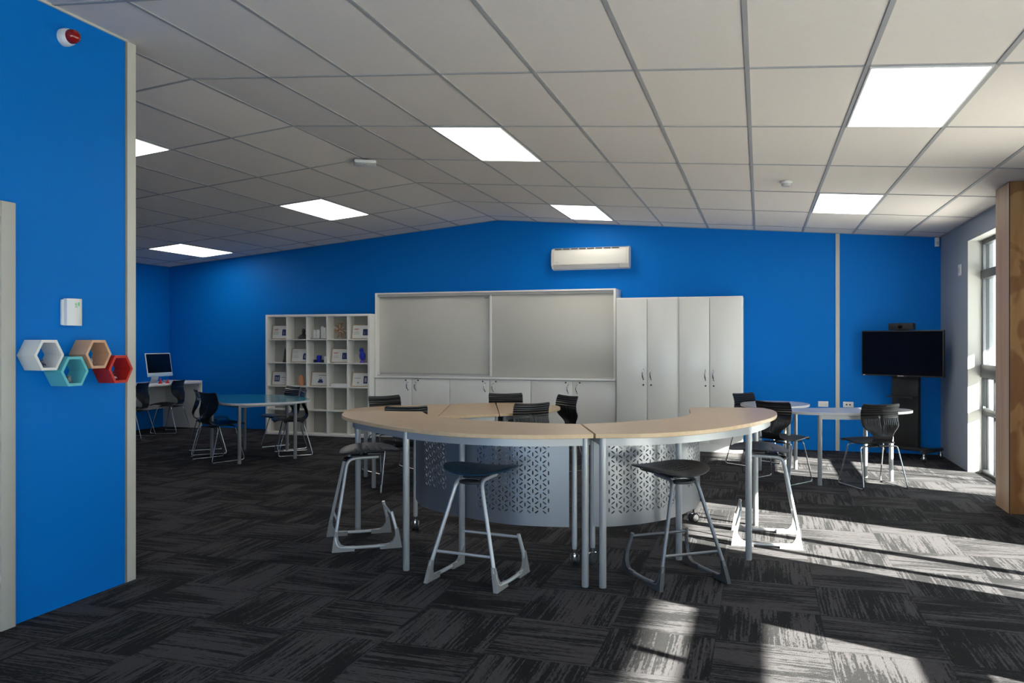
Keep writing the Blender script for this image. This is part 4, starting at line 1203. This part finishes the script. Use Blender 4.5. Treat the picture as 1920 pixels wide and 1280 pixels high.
# ------------------------------------------------------------------ computer desk
t = thing('computer_desk', 'long white wall desk with solid end panel', 'desk', (XL, 9.0, 0))
y0, y1 = 6.6 - 9.0, 10.93 - 9.0
MB().bx(.002, .76, y0, y1 - .027, .732, .760, .002).build('desktop', M['whiteedge'], t)
MB().bx(.002, .760, y1 - .027, y1, 0, .775, .002).build('end_panel', M['white'], t)
MB().bx(.002, .760, y0, y0 + .027, 0, .731, .002).build('end_panel', M['white'], t)
MB().bx(.040, .058, y0 + .028, y1 - .028, .31, .731, .002).build('modesty_panel', M['white'], t)
MB().cyl((.70, y1 - .028, .70), (.70, y1 - .0265, .70), .010, 12).build('cam_cap', M['inkgrey'], t)
def imac(y, lab):
    t = thing('computer_monitor', lab, 'monitor', (XL + .40, y, .7605), 0.0, 'all-in-one computers on the wall desk')
    R = Matrix.Rotation(math.radians(-9), 3, 'Y'); o = Vector((.03, 0, .295))
    def bb(m, x0, x1, y0_, y1_, z0, z1, bev=.002): m.box(o + R @ Vector(((x0 + x1) / 2, (y0_ + y1_) / 2, (z0 + z1) / 2)), (x1 - x0, y1_ - y0_, z1 - z0), R, bev); return m
    bb(MB(), -.006, .006, -.273, .273, -.195, .175, .005).build('casing', M['plasticwhite'], t)
    bb(MB(), .0055, .0075, -.258, .258, -.135, .163, .001).build('display', M['screenblack'], t)
    bb(MB(), .0055, .0078, -.271, .271, -.193, -.146, .001).build('chin', M['skyblue'], t)
    MB().bx(-.07, .075, -.075, .075, 0, .006, .002).build('stand_foot', M['plasticwhite'], t)
    m = MB(); m.raw([(-.07, -.075, .004), (-.064, -.075, .004), (-.012, -.075, .20), (-.018, -.075, .20), (-.07, .075, .004), (-.064, .075, .004), (-.012, .075, .20), (-.018, .075, .20)],
          [(0, 1, 2, 3), (7, 6, 5, 4), (0, 4, 5, 1), (1, 5, 6, 2), (2, 6, 7, 3), (3, 7, 4, 0)]); m.build('stand', M['plasticwhite'], t)
imac(10.32, 'white all-in-one computer, fully visible, beside red figures on desk')
imac(9.28, 'white all-in-one computer cut off by the near wall post')
for k, (dx, dy, h, lab) in enumerate([(.60, 10.16, .085, 'taller red figure on the computer desk before the monitor'), (.58, 10.34, .06, 'small red figure on the desk near the desk end panel')]):
    t = thing('red_figure', lab, 'figure', (XL + dx, dy, .7605), 0)
    MB().lathe([(.030, 0), (.030, .008), (.016, h * .35), (.012, h * .7), (.006, h * .8)], seg=14).build('body', M['red'], t)
    MB().sphere((0, 0, h * .86), (.011, .011, h * .14), 12).build('head', M['red'], t)
tag(MB().box((XL + .66, 10.24, .7605 + .009), (.05, .03, .018), .3, .006).build('computer_mouse', M['red']), 'small red computer mouse on the desk between the red figures', 'mouse')

# ------------------------------------------------------------------ television on trolley
tvn = Vector((-.57, -.82, 0)).normalized(); TR = face_dir(-tvn.x, -tvn.y)      # local -Y looks to the room
stand = thing('television_trolley', 'black wheeled television trolley in the back right corner', 'trolley', (1.66, 10.655, 0), TR)
MB().bx(-.16, .16, .055, .125, .12, 1.20, .004).build('column', M['black'], stand)
MB().bx(-.16, .16, -.08, .056, .735, .750, .003).build('shelf', M['black'], stand)
MB().bx(-.375, .375, -.03, .03, .10, .135, .004).bx(-.37, -.32, -.22, .25, .10, .135, .004).bx(.32, .37, -.22, .25, .10, .135, .004).bx(-.37, .37, .05, .13, .10, .135, .004).build('base_frame', M['black'], stand)
MB().bx(-.10, .10, .035, .06, 1.0, 1.5, .003).build('mount_bracket', M['darkmetal'], stand)
for (x, y) in ((-.345, -.20), (.345, -.20), (-.345, .23), (.345, .23)):
    add_caster(stand, (x, y, 0), .085, .4)
tv = thing('television', 'large black flat television on the trolley', 'television', (1.655, 10.64, 1.268), TR)
MB().bx(-.498, .498, -.030, .010, -.280, .280, .006).bx(-.30, .30, .008, .034, -.20, .20, .010).build('casing', M['black'], tv)
MB().bx(-.484, .484, -.0315, -.0295, -.262, .266).build('display', M['screenblack'], tv, smooth=False)
MB().bx(-.478, -.450, -.0325, -.0305, -.276, -.268).bx(-.045, .030, -.0325, -.0305, -.275, -.270).build('badge', M['plasticwhite'], tv, smooth=False)
MB().bx(-.05, .05, -.026, -.006, -.290, -.281, .002).build('sensor_bar', M['darkmetal'], tv)
vc = thing('video_camera_bar', 'black camera box on top of the television', 'camera', (1.655, 10.64, 1.551), TR)
MB().bx(-.150, .150, -.05, .03, .002, .085, .010).build('housing', M['black'], vc)
MB().lathe([(.028, 0), (.028, .012), (.020, .014)], (0, -.048, .045), 20, Matrix.Rotation(PI / 2, 3, 'X')).build('lens', M['screenblack'], vc)
MB().bx(-.06, .06, -.03, .02, -.002, .003).build('mounting_foot', M['darkmetal'], vc)
